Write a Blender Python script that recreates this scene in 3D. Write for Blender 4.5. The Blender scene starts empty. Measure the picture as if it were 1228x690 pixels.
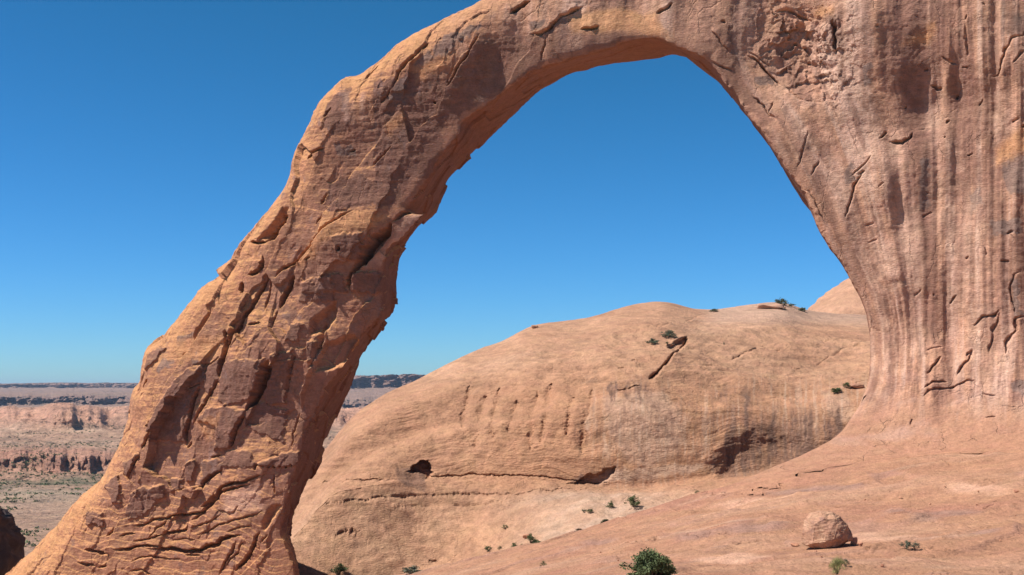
import bpy, bmesh, math, random
import numpy as np
from mathutils import Vector
rng = np.random.default_rng(7)
random.seed(7)
F32 = np.float32
scene = bpy.context.scene
col = scene.collection

# ------------------------------------------------------------------ noise
_perm = rng.permutation(256).astype(np.int32)
_perm = np.concatenate([_perm, _perm, _perm])
_g = rng.normal(size=(256, 3)); _g /= np.linalg.norm(_g, axis=1)[:, None]; _g = _g.astype(F32)

from concurrent.futures import ThreadPoolExecutor
POOL = ThreadPoolExecutor(4)
def perlin(p):
    out = np.empty(len(p), F32)
    def job(s):
        q = p[s:s+60000].astype(F32)
        i = np.floor(q).astype(np.int32); f = q - i; i &= 255
        u = f*f*f*(f*(f*6-15)+10)
        def corner(dx, dy, dz):
            h = _perm[_perm[_perm[i[:, 0]+dx]+i[:, 1]+dy]+i[:, 2]+dz]
            g = _g[h]
            return g[:, 0]*(f[:, 0]-dx)+g[:, 1]*(f[:, 1]-dy)+g[:, 2]*(f[:, 2]-dz)
        def lp(a, b, t): return a+(b-a)*t
        x00 = lp(corner(0,0,0), corner(1,0,0), u[:, 0]); x10 = lp(corner(0,1,0), corner(1,1,0), u[:, 0])
        x01 = lp(corner(0,0,1), corner(1,0,1), u[:, 0]); x11 = lp(corner(0,1,1), corner(1,1,1), u[:, 0])
        out[s:s+60000] = lp(lp(x00, x10, u[:, 1]), lp(x01, x11, u[:, 1]), u[:, 2])
    list(POOL.map(job, range(0, len(p), 60000)))
    return out*1.6

def fbm(p, scale, octs=3, st=(1, 1, 1), off=0.0, rough=0.5):
    q = (p/(np.array(st)*scale)+off).astype(F32); r = 0; a = 1.0; n = 0
    for k in range(octs):
        r = r+a*perlin(q+k*17.3); n += a; a *= rough; q = q*2.03
    return r/n*1.3

def ridged(p, scale, octs=3, st=(1, 1, 1), off=0.0):
    q = (p/(np.array(st)*scale)+off).astype(F32); r = 0; a = 1.0; n = 0
    for k in range(octs):
        r = r+a*(1-np.abs(perlin(q+k*11.1))*2); n += a; a *= 0.5; q = q*2.1
    return r/n

def cells(p, scale, st=(1, 1, 1), off=0.0):
    R_ = list(POOL.map(lambda s: _cells(p[s:s+60000], scale, st, off), range(0, len(p), 60000)))
    return tuple(np.concatenate([r[k] for r in R_]) for k in range(3))
def _cells(p, scale, st=(1, 1, 1), off=0.0):
    """jittered cell pattern: returns cell random, tilted-plane value, distance to border"""
    N = len(p); f1 = np.full(N, 9, F32); f2 = np.full(N, 9, F32)
    idh = np.zeros(N, np.int32); loc = np.zeros((N, 3), F32)
    q = (p/(np.array(st)*scale)+off).astype(F32)
    i = np.floor(q).astype(np.int32)
    for dx in (-1, 0, 1):
        for dy in (-1, 0, 1):
            for dz in (-1, 0, 1):
                c = i+np.array([dx, dy, dz]); m = c & 255
                h = _perm[_perm[_perm[m[:, 0]]+m[:, 1]]+m[:, 2]]
                j = _g[h]*0.42+0.5
                v = q-(c+j); d = (v*v).sum(1)
                near = d < f1
                f2 = np.where(near, f1, np.minimum(f2, d)); f1 = np.where(near, d, f1)
                idh = np.where(near, h, idh); loc = np.where(near[:, None], v, loc)
    r = _perm[idh+7]/255.0
    t = _g[_perm[idh+91]]
    return r.astype(F32), (loc*t).sum(1), np.sqrt(f2)-np.sqrt(f1)

def sstep(a, b, x):
    t = np.clip((x-a)/(b-a), 0, 1); return t*t*(3-2*t)
def lerp(a, b, t): return a+(b-a)*t
def mixc(c, d, w): return c*(1-w[:, None])+np.asarray(d, F32)*w[:, None]

# ------------------------------------------------------------------ optics of the view (level camera, eye at origin)
FPX, CX, HY = 1482.0, 614.0, 468.0
def P(px, py, D): return np.array([(px-CX)/FPX*D, D, (HY-py)/FPX*D])

# ------------------------------------------------------------------ materials
def rock_material(name, scale=1.0, bump=0.35, var=0.3, rough=0.92, st=(1, 1, 1), crk=.6):
    m = bpy.data.materials.new(name); m.use_nodes = True
    nt = m.node_tree; N = nt.nodes; L = nt.links
    b = N['Principled BSDF']; b.inputs['Roughness'].default_value = rough
    b.inputs['Specular IOR Level'].default_value = 0.25
    at = N.new('ShaderNodeAttribute'); at.attribute_name = 'Col'
    tc = N.new('ShaderNodeTexCoord')
    def noise(sc, det, st=None, ro=0.6):
        n = N.new('ShaderNodeTexNoise'); n.inputs['Scale'].default_value = sc*scale
        n.inputs['Detail'].default_value = det; n.inputs['Roughness'].default_value = ro
        if st:
            mp = N.new('ShaderNodeMapping'); mp.inputs['Scale'].default_value = st
            L.new(tc.outputs['Object'], mp.inputs[0]); L.new(mp.outputs[0], n.inputs['Vector'])
        else: L.new(tc.outputs['Object'], n.inputs['Vector'])
        return n
    n1 = noise(1.3, 8); n2 = noise(7.0, 6, None, 0.7); n3 = noise(2.2, 7, (1, 1, 5))
    def mr(n, lo, hi, a=0.3, b_=0.7):
        r = N.new('ShaderNodeMapRange'); r.inputs[1].default_value = a; r.inputs[2].default_value = b_
        r.inputs[3].default_value = lo; r.inputs[4].default_value = hi; L.new(n.outputs['Fac'], r.inputs[0]); return r
    a1 = mr(n1, 1-var*.55, 1+var*.55); a2 = mr(n2, 1-var*.6, 1+var*.6); a3 = mr(n3, 1-var*.25, 1+var*.25)
    def mul(x, y):
        q = N.new('ShaderNodeMath'); q.operation = 'MULTIPLY'; L.new(x.outputs[0], q.inputs[0]); L.new(y.outputs[0], q.inputs[1]); return q
    k = mul(mul(a1, a2), a3)
    vm = N.new('ShaderNodeVectorMath'); vm.operation = 'SCALE'
    L.new(at.outputs['Color'], vm.inputs[0]); L.new(k.outputs[0], vm.inputs['Scale'])
    hs = N.new('ShaderNodeHueSaturation'); L.new(vm.outputs[0], hs.inputs['Color'])
    hv = mr(noise(0.8, 5), 0.495, 0.504); L.new(hv.outputs[0], hs.inputs['Hue'])
    L.new(hs.outputs[0], b.inputs['Base Color'])
    ad = N.new('ShaderNodeMath'); ad.operation = 'ADD'
    nb = noise(3.0, 12, None, 0.68); nb2 = noise(4.0, 8, (1, 1, 4.5), 0.6)
    L.new(nb.outputs['Fac'], ad.inputs[0]); L.new(nb2.outputs['Fac'], ad.inputs[1])
    bp = N.new('ShaderNodeBump'); bp.inputs['Strength'].default_value = 1.0; bp.inputs['Distance'].default_value = bump
    # hairline fractures: warped cell edges, present only in patches
    wn = noise(0.9, 4); wm = N.new('ShaderNodeVectorMath'); wm.operation = 'MULTIPLY_ADD'; wm.inputs[1].default_value = (1.2/scale,)*3
    L.new(wn.outputs['Color'], wm.inputs[0]); L.new(tc.outputs['Object'], wm.inputs[2])
    mp2 = N.new('ShaderNodeMapping'); mp2.inputs['Scale'].default_value = st; L.new(wm.outputs[0], mp2.inputs[0])
    vo = N.new('ShaderNodeTexVoronoi'); vo.feature = 'DISTANCE_TO_EDGE'; vo.inputs['Scale'].default_value = .55*scale; L.new(mp2.outputs[0], vo.inputs['Vector'])
    c1 = N.new('ShaderNodeMapRange'); c1.inputs[1].default_value = 0; c1.inputs[2].default_value = .035; c1.inputs[3].default_value = -1; c1.inputs[4].default_value = 0; L.new(vo.outputs['Distance'], c1.inputs[0])
    mk = noise(.35, 3); mk2 = mr(mk, 0, crk*2, .5, .6); cm = mul(c1, mk2)
    ad2 = N.new('ShaderNodeMath'); ad2.operation = 'ADD'; L.new(ad.outputs[0], ad2.inputs[0]); L.new(cm.outputs[0], ad2.inputs[1]); ad = ad2
    L.new(ad.outputs[0], bp.inputs['Height']); L.new(bp.outputs[0], b.inputs['Normal'])
    return m

M_arch = rock_material('arch_sandstone', 1.0, 0.095, 0.28, st=(1, 1, .45), crk=.4)
M_ground = rock_material('slickrock', 1.0, 0.13, 0.32, st=(.5, .8, 1), crk=.12)
M_hill = rock_material('dome_sandstone', 0.6, 0.22, 0.3, st=(1, 1, .6), crk=.12)
M_far = rock_material('canyon_rock', 0.05, 5.0, 0.45)
M_boulder = rock_material('boulder_sandstone', 3.0, 0.04, 0.34, crk=.2)

def flat_mat(name, c, var=0.5, rough=0.8, sc=3.0):
    m = bpy.data.materials.new(name); m.use_nodes = True
    nt = m.node_tree; N = nt.nodes; L = nt.links
    b = N['Principled BSDF']; b.inputs['Roughness'].default_value = rough; b.inputs['Specular IOR Level'].default_value = 0.2
    n = N.new('ShaderNodeTexNoise'); n.inputs['Scale'].default_value = sc; n.inputs['Detail'].default_value = 4
    tc = N.new('ShaderNodeTexCoord'); L.new(tc.outputs['Object'], n.inputs['Vector'])
    r = N.new('ShaderNodeValToRGB'); r.color_ramp.elements[0].position = .35; r.color_ramp.elements[1].position = .65
    r.color_ramp.elements[0].color = (*[v*(1-var) for v in c], 1); r.color_ramp.elements[1].color = (*[v*(1+var) for v in c], 1)
    L.new(n.outputs['Fac'], r.inputs[0]); L.new(r.outputs[0], b.inputs['Base Color'])
    return m

# ------------------------------------------------------------------ mesh helpers
def make_mesh(name, V, Q, C=None, mat=None, smooth=True, parent=None):
    me = bpy.data.meshes.new(name)
    V = np.ascontiguousarray(V, F32); Q = np.ascontiguousarray(Q, np.int32); k = Q.shape[1]
    me.vertices.add(len(V)); me.vertices.foreach_set('co', V.ravel())
    me.loops.add(Q.size); me.loops.foreach_set('vertex_index', Q.ravel())
    me.polygons.add(len(Q)); me.polygons.foreach_set('loop_start', np.arange(0, Q.size, k, dtype=np.int32))
    me.polygons.foreach_set('use_smooth', np.full(len(Q), smooth))
    me.update(calc_edges=True); me.validate()
    if C is not None:
        C = np.asarray(C)*np.array([1.0, .93, .895])
        at = me.attributes.new('Col', 'FLOAT_COLOR', 'POINT')
        c4 = np.ones((len(V), 4), F32); c4[:, :3] = np.clip(C, 0.01, 0.9); at.data.foreach_set('color', c4.ravel())
    if mat: me.materials.append(mat)
    o = bpy.data.objects.new(name, me); col.objects.link(o)
    if parent: o.parent = parent
    return o

def vnormals(V, Q):
    a, b, c, d = (V[Q[:, i]] for i in range(4))
    n = np.cross(c-a, d-b); N = np.zeros_like(V)
    for k in range(3):
        for j in range(4): N[:, k] += np.bincount(Q[:, j], n[:, k], len(V))
    return N/(np.linalg.norm(N, axis=1)[:, None]+1e-9)

def grid_quads(nu, nv):
    i = np.arange((nu)*(nv)).reshape(nu, nv)
    return np.stack([i[:-1, :-1], i[1:, :-1], i[1:, 1:], i[:-1, 1:]], -1).reshape(-1, 4)

def subdivide(V, Q):
    E = np.stack([Q, np.roll(Q, -1, 1)], -1).reshape(-1, 2); E.sort(axis=1)
    key = E[:, 0].astype(np.int64)*len(V)+E[:, 1]
    uk, inv = np.unique(key, return_inverse=True)
    ea, eb = uk//len(V), uk % len(V)
    mid = (V[ea]+V[eb])/2; fc = V[Q].mean(1)
    n0 = len(V); em = inv.reshape(-1, 4)+n0; fi = np.arange(len(Q))+n0+len(uk)
    VV = np.concatenate([V, mid, fc])
    QQ = np.concatenate([np.stack([Q[:, j], em[:, j], fi, em[:, j-1]], 1) for j in range(4)])
    return VV, QQ

def smooth(V, Q, it=2, lam=0.5):
    E = np.concatenate([Q[:, [j, (j+1) % 4]] for j in range(4)])
    cnt = np.bincount(E[:, 0], minlength=len(V))+np.bincount(E[:, 1], minlength=len(V))
    for _ in range(it):
        S = np.stack([np.bincount(E[:, 0], V[E[:, 1], k], len(V))+np.bincount(E[:, 1], V[E[:, 0], k], len(V)) for k in range(3)], 1)
        V = V+lam*(S/np.maximum(cnt, 1)[:, None]-V)
    return V

def surface_nets(F, org, h):
    ins = F < 0
    nx, ny, nz = F.shape
    c = np.zeros((nx-1, ny-1, nz-1), np.int8)
    for a in (0, 1):
        for b in (0, 1):
            for d in (0, 1): c += ins[a:nx-1+a, b:ny-1+b, d:nz-1+d]
    act = np.argwhere((c > 0) & (c < 8))
    idx = np.full(c.shape, -1, np.int32); idx[tuple(act.T)] = np.arange(len(act))
    S = np.zeros((len(act), 3)); n = np.zeros(len(act))
    for ax in range(3):
        o1, o2 = [k for k in range(3) if k != ax]
        for a in (0, 1):
            for b in (0, 1):
                p0 = act.copy(); p0[:, o1] += a; p0[:, o2] += b
                p1 = p0.copy(); p1[:, ax] += 1
                f0 = F[tuple(p0.T)]; f1 = F[tuple(p1.T)]; m = (f0 < 0) != (f1 < 0)
                t = np.where(m, f0/np.where(m, f0-f1, 1), 0)
                pt = p0.astype(float); pt[:, ax] += t
                S[m] += pt[m]; n[m] += 1
    V = S/n[:, None]
    Qs = []
    for ax in range(3):
        o1, o2 = (ax+1) % 3, (ax+2) % 3
        sl0 = [slice(1, -1)]*3; sl0[ax] = slice(0, -1); sl1 = list(sl0); sl1[ax] = slice(1, None)
        A = ins[tuple(sl0)]; B = ins[tuple(sl1)]
        for flag in (True, False):
            e = np.argwhere((A != B) & (A == flag)); base = e.copy(); base[:, o1] += 1; base[:, o2] += 1
            def cell(d1, d2):
                q = base.copy(); q[:, o1] += d1; q[:, o2] += d2; return idx[tuple(q.T)]
            q = np.stack([cell(-1, -1), cell(0, -1), cell(0, 0), cell(-1, 0)], 1)
            Qs.append(q if flag else q[:, ::-1])
    Q = np.concatenate(Qs); Q = Q[(Q >= 0).all(1)]
    return V*h+np.array(org), Q

def poly_sdf(X, Z, pts):
    """signed distance to polygon, negative inside, on arrays"""
    pts = np.asarray(pts, float); d = np.full(X.shape, 1e9); s = np.zeros(X.shape, bool)
    for i in range(len(pts)):
        a = pts[i]; b = pts[(i+1) % len(pts)]; e = b-a
        t = np.clip(((X-a[0])*e[0]+(Z-a[1])*e[1])/(e@e+1e-12), 0, 1)
        d = np.minimum(d, (X-a[0]-t*e[0])**2+(Z-a[1]-t*e[1])**2)
        cnd = (a[1] > Z) != (b[1] > Z)
        with np.errstate(divide='ignore', invalid='ignore'):
            xi = a[0]+(Z-a[1])*e[0]/(e[1] if e[1] != 0 else 1e-9)
        s ^= cnd & (X < xi)
    return np.where(s, -1, 1)*np.sqrt(d)

class Map2D:
    def __init__(s, x0, x1, y0, y1, h):
        s.x0, s.y0, s.h = x0, y0, h
        s.nx, s.ny = int((x1-x0)/h)+1, int((y1-y0)/h)+1
        s.X, s.Y = np.meshgrid(x0+np.arange(s.nx)*h, y0+np.arange(s.ny)*h, indexing='ij')
    def new(s, v=0.0): return np.full((s.nx, s.ny), v, F32)
    def box(s, pts, m):
        pts = np.asarray(pts); lo = pts.min(0)-m; hi = pts.max(0)+m
        i0 = max(0, int((lo[0]-s.x0)/s.h)); i1 = min(s.nx, int((hi[0]-s.x0)/s.h)+2)
        j0 = max(0, int((lo[1]-s.y0)/s.h)); j1 = min(s.ny, int((hi[1]-s.y0)/s.h)+2)
        return (slice(i0, i1), slice(j0, j1))
    def line(s, pts, m):
        """box slice, distance, signed side (+ left of travel), param 0..1"""
        b = s.box(pts, m); X, Y = s.X[b], s.Y[b]; pts = np.asarray(pts, float)
        d = np.full(X.shape, 1e9); side = np.zeros(X.shape); par = np.zeros(X.shape)
        L = np.r_[0, np.cumsum(np.linalg.norm(np.diff(pts, axis=0), axis=1))]; L /= L[-1]+1e-9
        for i in range(len(pts)-1):
            a, q = pts[i], pts[i+1]; e = q-a
            t = np.clip(((X-a[0])*e[0]+(Y-a[1])*e[1])/(e@e+1e-12), 0, 1)
            dd = np.hypot(X-a[0]-t*e[0], Y-a[1]-t*e[1]); m_ = dd < d
            d = np.where(m_, dd, d); side = np.where(m_, np.sign(e[0]*(Y-a[1])-e[1]*(X-a[0])), side)
            par = np.where(m_, L[i]+t*(L[i+1]-L[i]), par)
        return b, d, side, par
    def poly(s, pts, m=1.0):
        b = s.box(pts, m); return b, poly_sdf(s.X[b], s.Y[b], pts)
    def sample(s, M, x, y):
        u = np.clip((x-s.x0)/s.h, 0, s.nx-1.001); v = np.clip((y-s.y0)/s.h, 0, s.ny-1.001)
        i = u.astype(int); j = v.astype(int); fu = u-i; fv = v-j
        return (M[i, j]*(1-fu)*(1-fv)+M[i+1, j]*fu*(1-fv)+M[i, j+1]*(1-fu)*fv+M[i+1, j+1]*fu*fv).astype(F32)

def rbf(pts, vals, reg=1e-3):
    pts = np.asarray(pts, float); n = len(pts)
    def phi(r): return r
    A = np.zeros((n+3, n+3)); r = np.linalg.norm(pts[:, None]-pts[None], axis=2)
    A[:n, :n] = phi(r)+np.eye(n)*reg; A[:n, n] = 1; A[:n, n+1:] = pts; A[n, :n] = 1; A[n+1:, :n] = pts.T
    w = np.linalg.solve(A, np.r_[vals, 0, 0, 0])
    def f(x, y):
        s = w[n]+w[n+1]*x+w[n+2]*y
        for k in range(n): s = s+w[k]*np.sqrt((x-pts[k, 0])**2+(y-pts[k, 1])**2+1.0)
        return s
    return f

def tag(o, label=None, cat=None, group=None, kind=None):
    if label: o['label'] = label
    if cat: o['category'] = cat
    if group: o['group'] = group
    if kind: o['kind'] = kind
    return o

# ------------------------------------------------------------------ GROUND height
gp = [  # (px, py, D)
    (782,690,51.5),(1228,690,47),(1000,661,57),(1228,610,64),(1100,600,71),(1500,640,50),
    (900,640,65),(700,690,58),(600,690,70),(520,690,80),(1000,600,74),(900,605,80),
    (1228,545,80),(1130,545,83),(1040,550,86),(1400,530,78),(1700,500,76),
    (960,564,91),(860,591,91),(780,612,91),(700,638,90),(620,661,89),(560,674,88),(500,686,88),(440,698,88),
    (360,760,90),(250,800,92),(100,850,95),(-200,900,95)]
gpts = [((px-CX)/FPX*D, D) for px, py, D in gp]; gval = [(HY-py)/FPX*D for px, py, D in gp]
for X, D, z in [(0,0,-1.8),(8,0,-1.6),(-8,0,-2.2),(0,12,-3.0),(6,25,-4.6),(-6,25,-5.4),(20,25,-4.5),(-25,25,-10),(-20,50,-12),(30,10,-2),(-30,0,-8),
                (-60,60,-24),(-70,100,-34),(60,60,2),(60,20,0),(0,-30,-2),(40,-30,0),(-40,-30,-9),(2,38,-6.6),(20,40,-6.2)]:
    gpts.append((X, D)); gval.append(z)
for px in (300, 400, 500, 600, 700, 800, 900, 980):
    gpts.append(((px-CX)/FPX*98, 98)); gval.append(-16.5 if px < 420 else (HY-np.interp(px,[440,560,700,860,980],[718,698,660,615,590]))/FPX*98-0.8)
    gpts.append(((px-CX)/FPX*112, 112)); gval.append(-22 if px < 600 else -19)
for X in (-70, -40, -10, 20, 60): gpts.append((X, 130)); gval.append(-28)
_zg = rbf(gpts, gval, 0.2)
def zground(x, y): return _zg(np.asarray(x, float), np.asarray(y, float))

def ground_disp(p):
    return (fbm(p, 6, 3, (1.6, 1, 1), 3.1)*0.35 + fbm(p, 1.6, 3, (2.2, 1, 1), 9.7)*0.09
            - np.clip(ridged(p, 3.5, 2, (2.5, 1, 1), 5.5)-0.72, 0, 1)*0.5)
def ground_color(p):
    c = np.tile(np.array([0.47, 0.255, 0.155], F32), (len(p), 1))
    a = fbm(p, 9, 4, (2, 1, 1), 21.0)
    c = mixc(c, (0.52, 0.31, 0.205), sstep(-0.1, 0.5, a)*0.8)
    c = mixc(c, (0.43, 0.215, 0.145), sstep(0.0, 0.6, -a)*0.8)
    b = fbm(p, 3.5, 4, (2.4, 1, 1), 33.0)
    c = mixc(c, (0.58, 0.39, 0.285), sstep(0.25, 0.7, b)*0.5)
    d = fbm(p, 7.0, 5, (2.8, 1, 1), 44.0, 0.6)
    c = mixc(c, (0.30, 0.185, 0.14), sstep(0.30, 0.5, d)*0.5)
    e = fbm(p, 1.5, 5, (3, 1, 1), 54.0, 0.65); c = c*(1+e*.2)[:, None]*.84
    return c

# ------------------------------------------------------------------ ARCH
TH = math.radians(18); CT, ST = math.cos(TH), math.sin(TH); CPL = 104*CT; TB = 9.0
def arch_plane(px, py, t=0.0):
    tn = (px-CX)/FPX; D = (CPL+t)/(CT+tn*ST)
    return (tn*D*CT-D*ST, (HY-py)/FPX*D)
def AP(pts, t=0.0): return [arch_plane(x, y, t) for x, y in pts]
def arch_world(a, t, z): return np.stack([a*CT+(CPL+t)*ST, -a*ST+(CPL+t)*CT, z], -1)

OUT = [(-80,760),(-30,705),(0,677),(27,654),(54,627),(85,593),(108,573),(121,551),(139,524),(150,501),(153,470),(164,454),(167,432),(171,417),(191,405),
       (195,393),(213,368),(236,338),(260,321),(277,313),(285,293),(299,272),(318,246),(338,223),(347,210),(350,190),(368,158),(379,126),(398,104),(412,88),(416,84),(424,86),
       (432,86),(453,70),(472,53),(502,36),(536,17),(566,2),(620,-25),(700,-55),(800,-85),(900,-130),(1000,-190),(1200,-230),(1500,-260),(1800,-260),(1800,900),(-80,900)]
OPF = [(553,145),(551,158),(525,192),(506,222),(484,249),(497,252),(521,241),(512,254),(501,263),(490,280),(479,293),(470,298),(463,313),(462,348),(460,375),
       (452,390),(439,403),(428,416),(417,431),(406,451),(391,466),(383,488),(370,518),(367,540),(364,562),(354,590),(343,625),(342,637),(350,657),(358,678),(362,700),(380,760),(380,900),
       (880,900),(900,640),(950,570),(972,553),(990,538),(1008,520),(1028,488),(1037,461),(1040,430),(1040,403),(1035,371),(1028,355),(1012,326),(990,295),(979,278),(973,258),
       (964,231),(956,220),(945,207),(927,181),(914,160),(900,144),(889,128),(880,109),(867,98),(858,84),(847,72),(836,66),(821,61),(805,54),(795,46),(785,44),(764,45),(740,51),(735,56),(700,66),(679,72),(650,81),
       (634,87),(604,109),(581,126)]
OPB = [(541,215),(532,236),(524,256),(503,280),(486,304),(477,330),(476,350),(474,362),(470,370),(462,368),(458,393),(443,432),(431,465),(414,492),(397,527),(390,547),(369,585),
       (347,617),(343,637),(350,657),(358,678),(362,700),(380,760),(380,900),(900,900),(930,640),(1012,545),(1040,500),(1052,461),(1054,430),(1054,403),(1048,371),(1040,355),(1026,326),(1003,295),(985,278),
       (973,257),(963,247),(943,215),(923,178),(902,150),(882,126),(862,101),(845,87),(831,73),(807,67),(789,73),(764,74),(740,75),(717,80),(679,92),(649,109),(630,124),(604,149),(585,168),(560,190)]
OUTP = [arch_plane(x, y, float(np.interp(y, [100, 450, 600], [2.6, 2.6, 3.7]))) for x, y in OUT]
OPB = [(x-(6 if (x < 520 and 250 < y < 600) else 0), y) for x, y in OPB]; OPF = [(x-(4 if (x < 500 and 262 < y < 600) else 0), y) for x, y in OPF]
OPFP, OPBP = AP(OPF), AP(OPB, TB)

def rough_poly(X, Z): return 0

H0 = 0.45
a0, a1, z0, z1, t0, t1 = -96.0, 30.0, -27.0, 50.0, -16.0, 30.0
ga = np.arange(a0, a1, H0); gz = np.arange(z0, z1, H0); gt = np.arange(t0, t1, H0)
A2, Z2 = np.meshgrid(ga, gz, indexing='ij')
dOut = -poly_sdf(A2, Z2, OUTP); dF = poly_sdf(A2, Z2, OPFP); dB = poly_sdf(A2, Z2, OPBP)
dI = np.minimum(dF, dB)
R = lerp(4.0, 7.5, sstep(8, -14, Z2)); R = np.where(A2 > -20, lerp(R, 3.0, sstep(-20, -5, A2)), R)
dd = np.clip(dOut, 0, R); shoulder = R-np.sqrt(np.maximum(R*R-(R-dd)**2, 0))
# broad relief of the front face: (px, py, metres away from viewer)
rel = [(100,620,0.0),(200,600,0),(280,640,-1.0),(330,560,-1.0),(200,470,0.3),(260,420,0),(330,420,-.8),(380,420,0.0),(430,400,0.6),(400,500,1.2),(460,330,1.5),(400,290,-.8),(430,310,.4),
       (340,300,0.6),(300,350,0.5),(380,230,0),(420,150,-.4),(480,200,0.6),(500,120,0),(570,60,-.5),(600,90,0.6),(680,30,0),(760,20,0.5),(850,40,0.5),(900,70,1.8),(960,40,2.8),(940,110,2.0),
       (990,60,2.0),(1010,30,0.2),(930,150,.6),(960,220,.4),(1000,280,0.8),(1010,200,1.3),(1035,150,1.6),(1060,80,0.2),(1080,200,.2),(1040,330,1.2),(1070,330,0.2),(1130,120,1.4),(1130,250,1.0),(1130,400,.8),
       (1170,80,-0.6),(1180,250,-.4),(1228,100,-1.5),(1228,250,-1),(1228,400,-1.5),(1100,430,0),(1060,450,.8),(1045,430,1.5),(1400,200,-3),(1600,200,-5),(1000,-150,1),(1300,-200,0),(1500,450,-5),(0,690,0),(600,-60,0.5)]
rf = rbf([arch_plane(x, y) for x, y, _ in rel], [v for _, _, v in rel], 0.5)
R2 = rf(A2, Z2)
wallw = sstep(-22, -10, A2)
flare = 5.5*np.exp(np.clip((-4.5-Z2)/3.2, -9, 0.9))*sstep(-24, -8, A2)
front = R2+shoulder-flare
Tk = np.maximum(lerp(TB, 26.0, sstep(-12, 8, A2)), lerp(TB, np.maximum(TB, 2*R+3), sstep(1.5, 9, dI))); backc = Tk-shoulder
T = gt[None, :, None]
lam = np.clip(T/TB, 0, 1)
dOp = dF[:, None, :]*(1-lam)+dB[:, None, :]*lam
Fz = np.maximum(-dOp, -dOut[:, None, :])
Fz = np.maximum(Fz, front[:, None, :]-T)
Fz = np.maximum(Fz, T-backc[:, None, :])
# smooth union with the ground at the foot
WX = A2[:, None, :]*CT+(CPL+T)*ST; WY = -A2[:, None, :]*ST+(CPL+T)*CT
gx = np.linspace(-140, 110, 160); gy = np.linspace(40, 150, 90); GX, GY = np.meshgrid(gx, gy, indexing='ij'); GZ = zground(GX, GY)
Mg = Map2D(gx[0], gx[-1], gy[0], gy[-1], 1.0)
GZm = zground(Mg.X, Mg.Y).astype(F32)
G = Z2[:, None, :]-Mg.sample(GZm, (WX+0*Z2[:, None, :]).ravel(), (WY+0*Z2[:, None, :]).ravel()).reshape(WX.shape)
G = G*0.95
ks = 4.0
hh = np.clip(ks-np.abs(Fz-G), 0, None)/ks
Fu = np.minimum(Fz, G)-hh*hh*ks*0.25
V, Q = surface_nets(Fu.astype(np.float64), (a0, t0, z0), H0)
# keep only what belongs to the arch or its fillet
Mi = ((V-np.array([a0, t0, z0]))/H0).astype(int)
Fa = Fz[Mi[:, 0], Mi[:, 1], Mi[:, 2]]
keepv = (Fa < ks+0.6) & (V[:, 2] > z0+1.0)
Q = Q[keepv[Q].all(1)]
used = np.unique(Q); rm = np.full(len(V), -1); rm[used] = np.arange(len(used)); V = V[used]; Q = rm[Q]; wgr = sstep(0.5, ks, Fa[used])
V = smooth(V, Q, 1)
V0 = np.c_[V, wgr]
# subdivide: once everywhere, once more where the photograph can see it
def compact(Vx, Qx):
    u = np.unique(Qx); m = np.full(len(Vx), -1); m[u] = np.arange(len(u)); return Vx[u], m[Qx]
def sub4(V4, Q): return subdivide(V4, Q)
V4, Q = sub4(V0, Q)
V4[:, :3] = smooth(V4[:, :3], Q, 1, .35)
W = arch_world(V4[:, 0], V4[:, 1], V4[:, 2])
qc = W[Q].mean(1); n = vnormals(W, Q)[Q].mean(1)
pxq = qc[:, 0]/qc[:, 1]*FPX+CX; pyq = HY-qc[:, 2]/qc[:, 1]*FPX
vis = (pxq > -40) & (pxq < 1270) & (pyq > -40) & (pyq < 730) & ((n*qc).sum(1) < 0.15*np.linalg.norm(qc, axis=1))
Vf, Qf = sub4(V4, Q[vis]); Vf, Qf = compact(Vf, Qf); Vf[:, :3] = smooth(Vf[:, :3], Qf, 1, .3); Vf, Qf = sub4(Vf, Qf); Vc = V4; Qc = Q[~vis]
Vf, Qf = compact(Vf, Qf)
Vf[:, :3] = lerp(Vf[:, :3], smooth(Vf[:, :3], Qf, 1), 0.0)
Vc, Qc = compact(Vc, Qc)
print('arch verts', len(Vf), len(Vc))

# ---- feature maps in the plane of the arch (metres)
M = Map2D(-90, 12, -24, 38, 0.055)
relief = M.new(); varn = M.new(); grey = M.new(); pale = M.new(); orange = M.new(); dark = M.new()
Pm = np.stack([M.X.ravel(), M.Y.ravel(), np.zeros(M.X.size)], 1).astype(F32)
w1 = fbm(Pm, 1.6, 3, off=1.7).reshape(M.X.shape); w2 = fbm(Pm, 0.5, 2, off=8.7).reshape(M.X.shape); w3 = fbm(Pm, 3.0, 3, off=18.7).reshape(M.X.shape)
MX0, MY0 = M.X.copy(), M.Y.copy()
M.X = (M.X+w1*0.16+w2*0.10); M.Y = (M.Y+w3*0.15+w1[:, ::-1]*0.1+w2[:, ::-1]*.06)
def tile(x0, y0, pts, s=4.6): return [(x0+x/s, y0+y/s) for x, y in pts]
def crack(px, w=0.28, d=0.8, hi=0.0, taper=True, fall=1.6):
    """w half width m, d depth; hi: raises the left-of-travel side (+) or right (-) by |hi|"""
    w *= (.50 if px[0][0] < 830 else .42); d *= (.85 if px[0][0] < 830 else .6); hi *= (.42 if px[0][0] < 830 else .3); fall *= .9
    b, dist, side, par = M.line(AP(px), max(1.0, 3*w+fall*2.5))
    tp = np.clip(np.minimum(par, 1-par)*5+0.05, 0, 1) if taper else 1.0
    ww = w*(0.75+0.5*np.clip(w2[b]*1.5+0.5, 0, 1))*tp
    relief[b] -= d*np.clip(1.25-dist/ww, 0, 1)**.8*tp
    if hi:
        s = np.sign(hi)*side
        relief[b] += np.where(s > 0, abs(hi)*np.exp(-dist/fall)*tp, 0)
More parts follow.
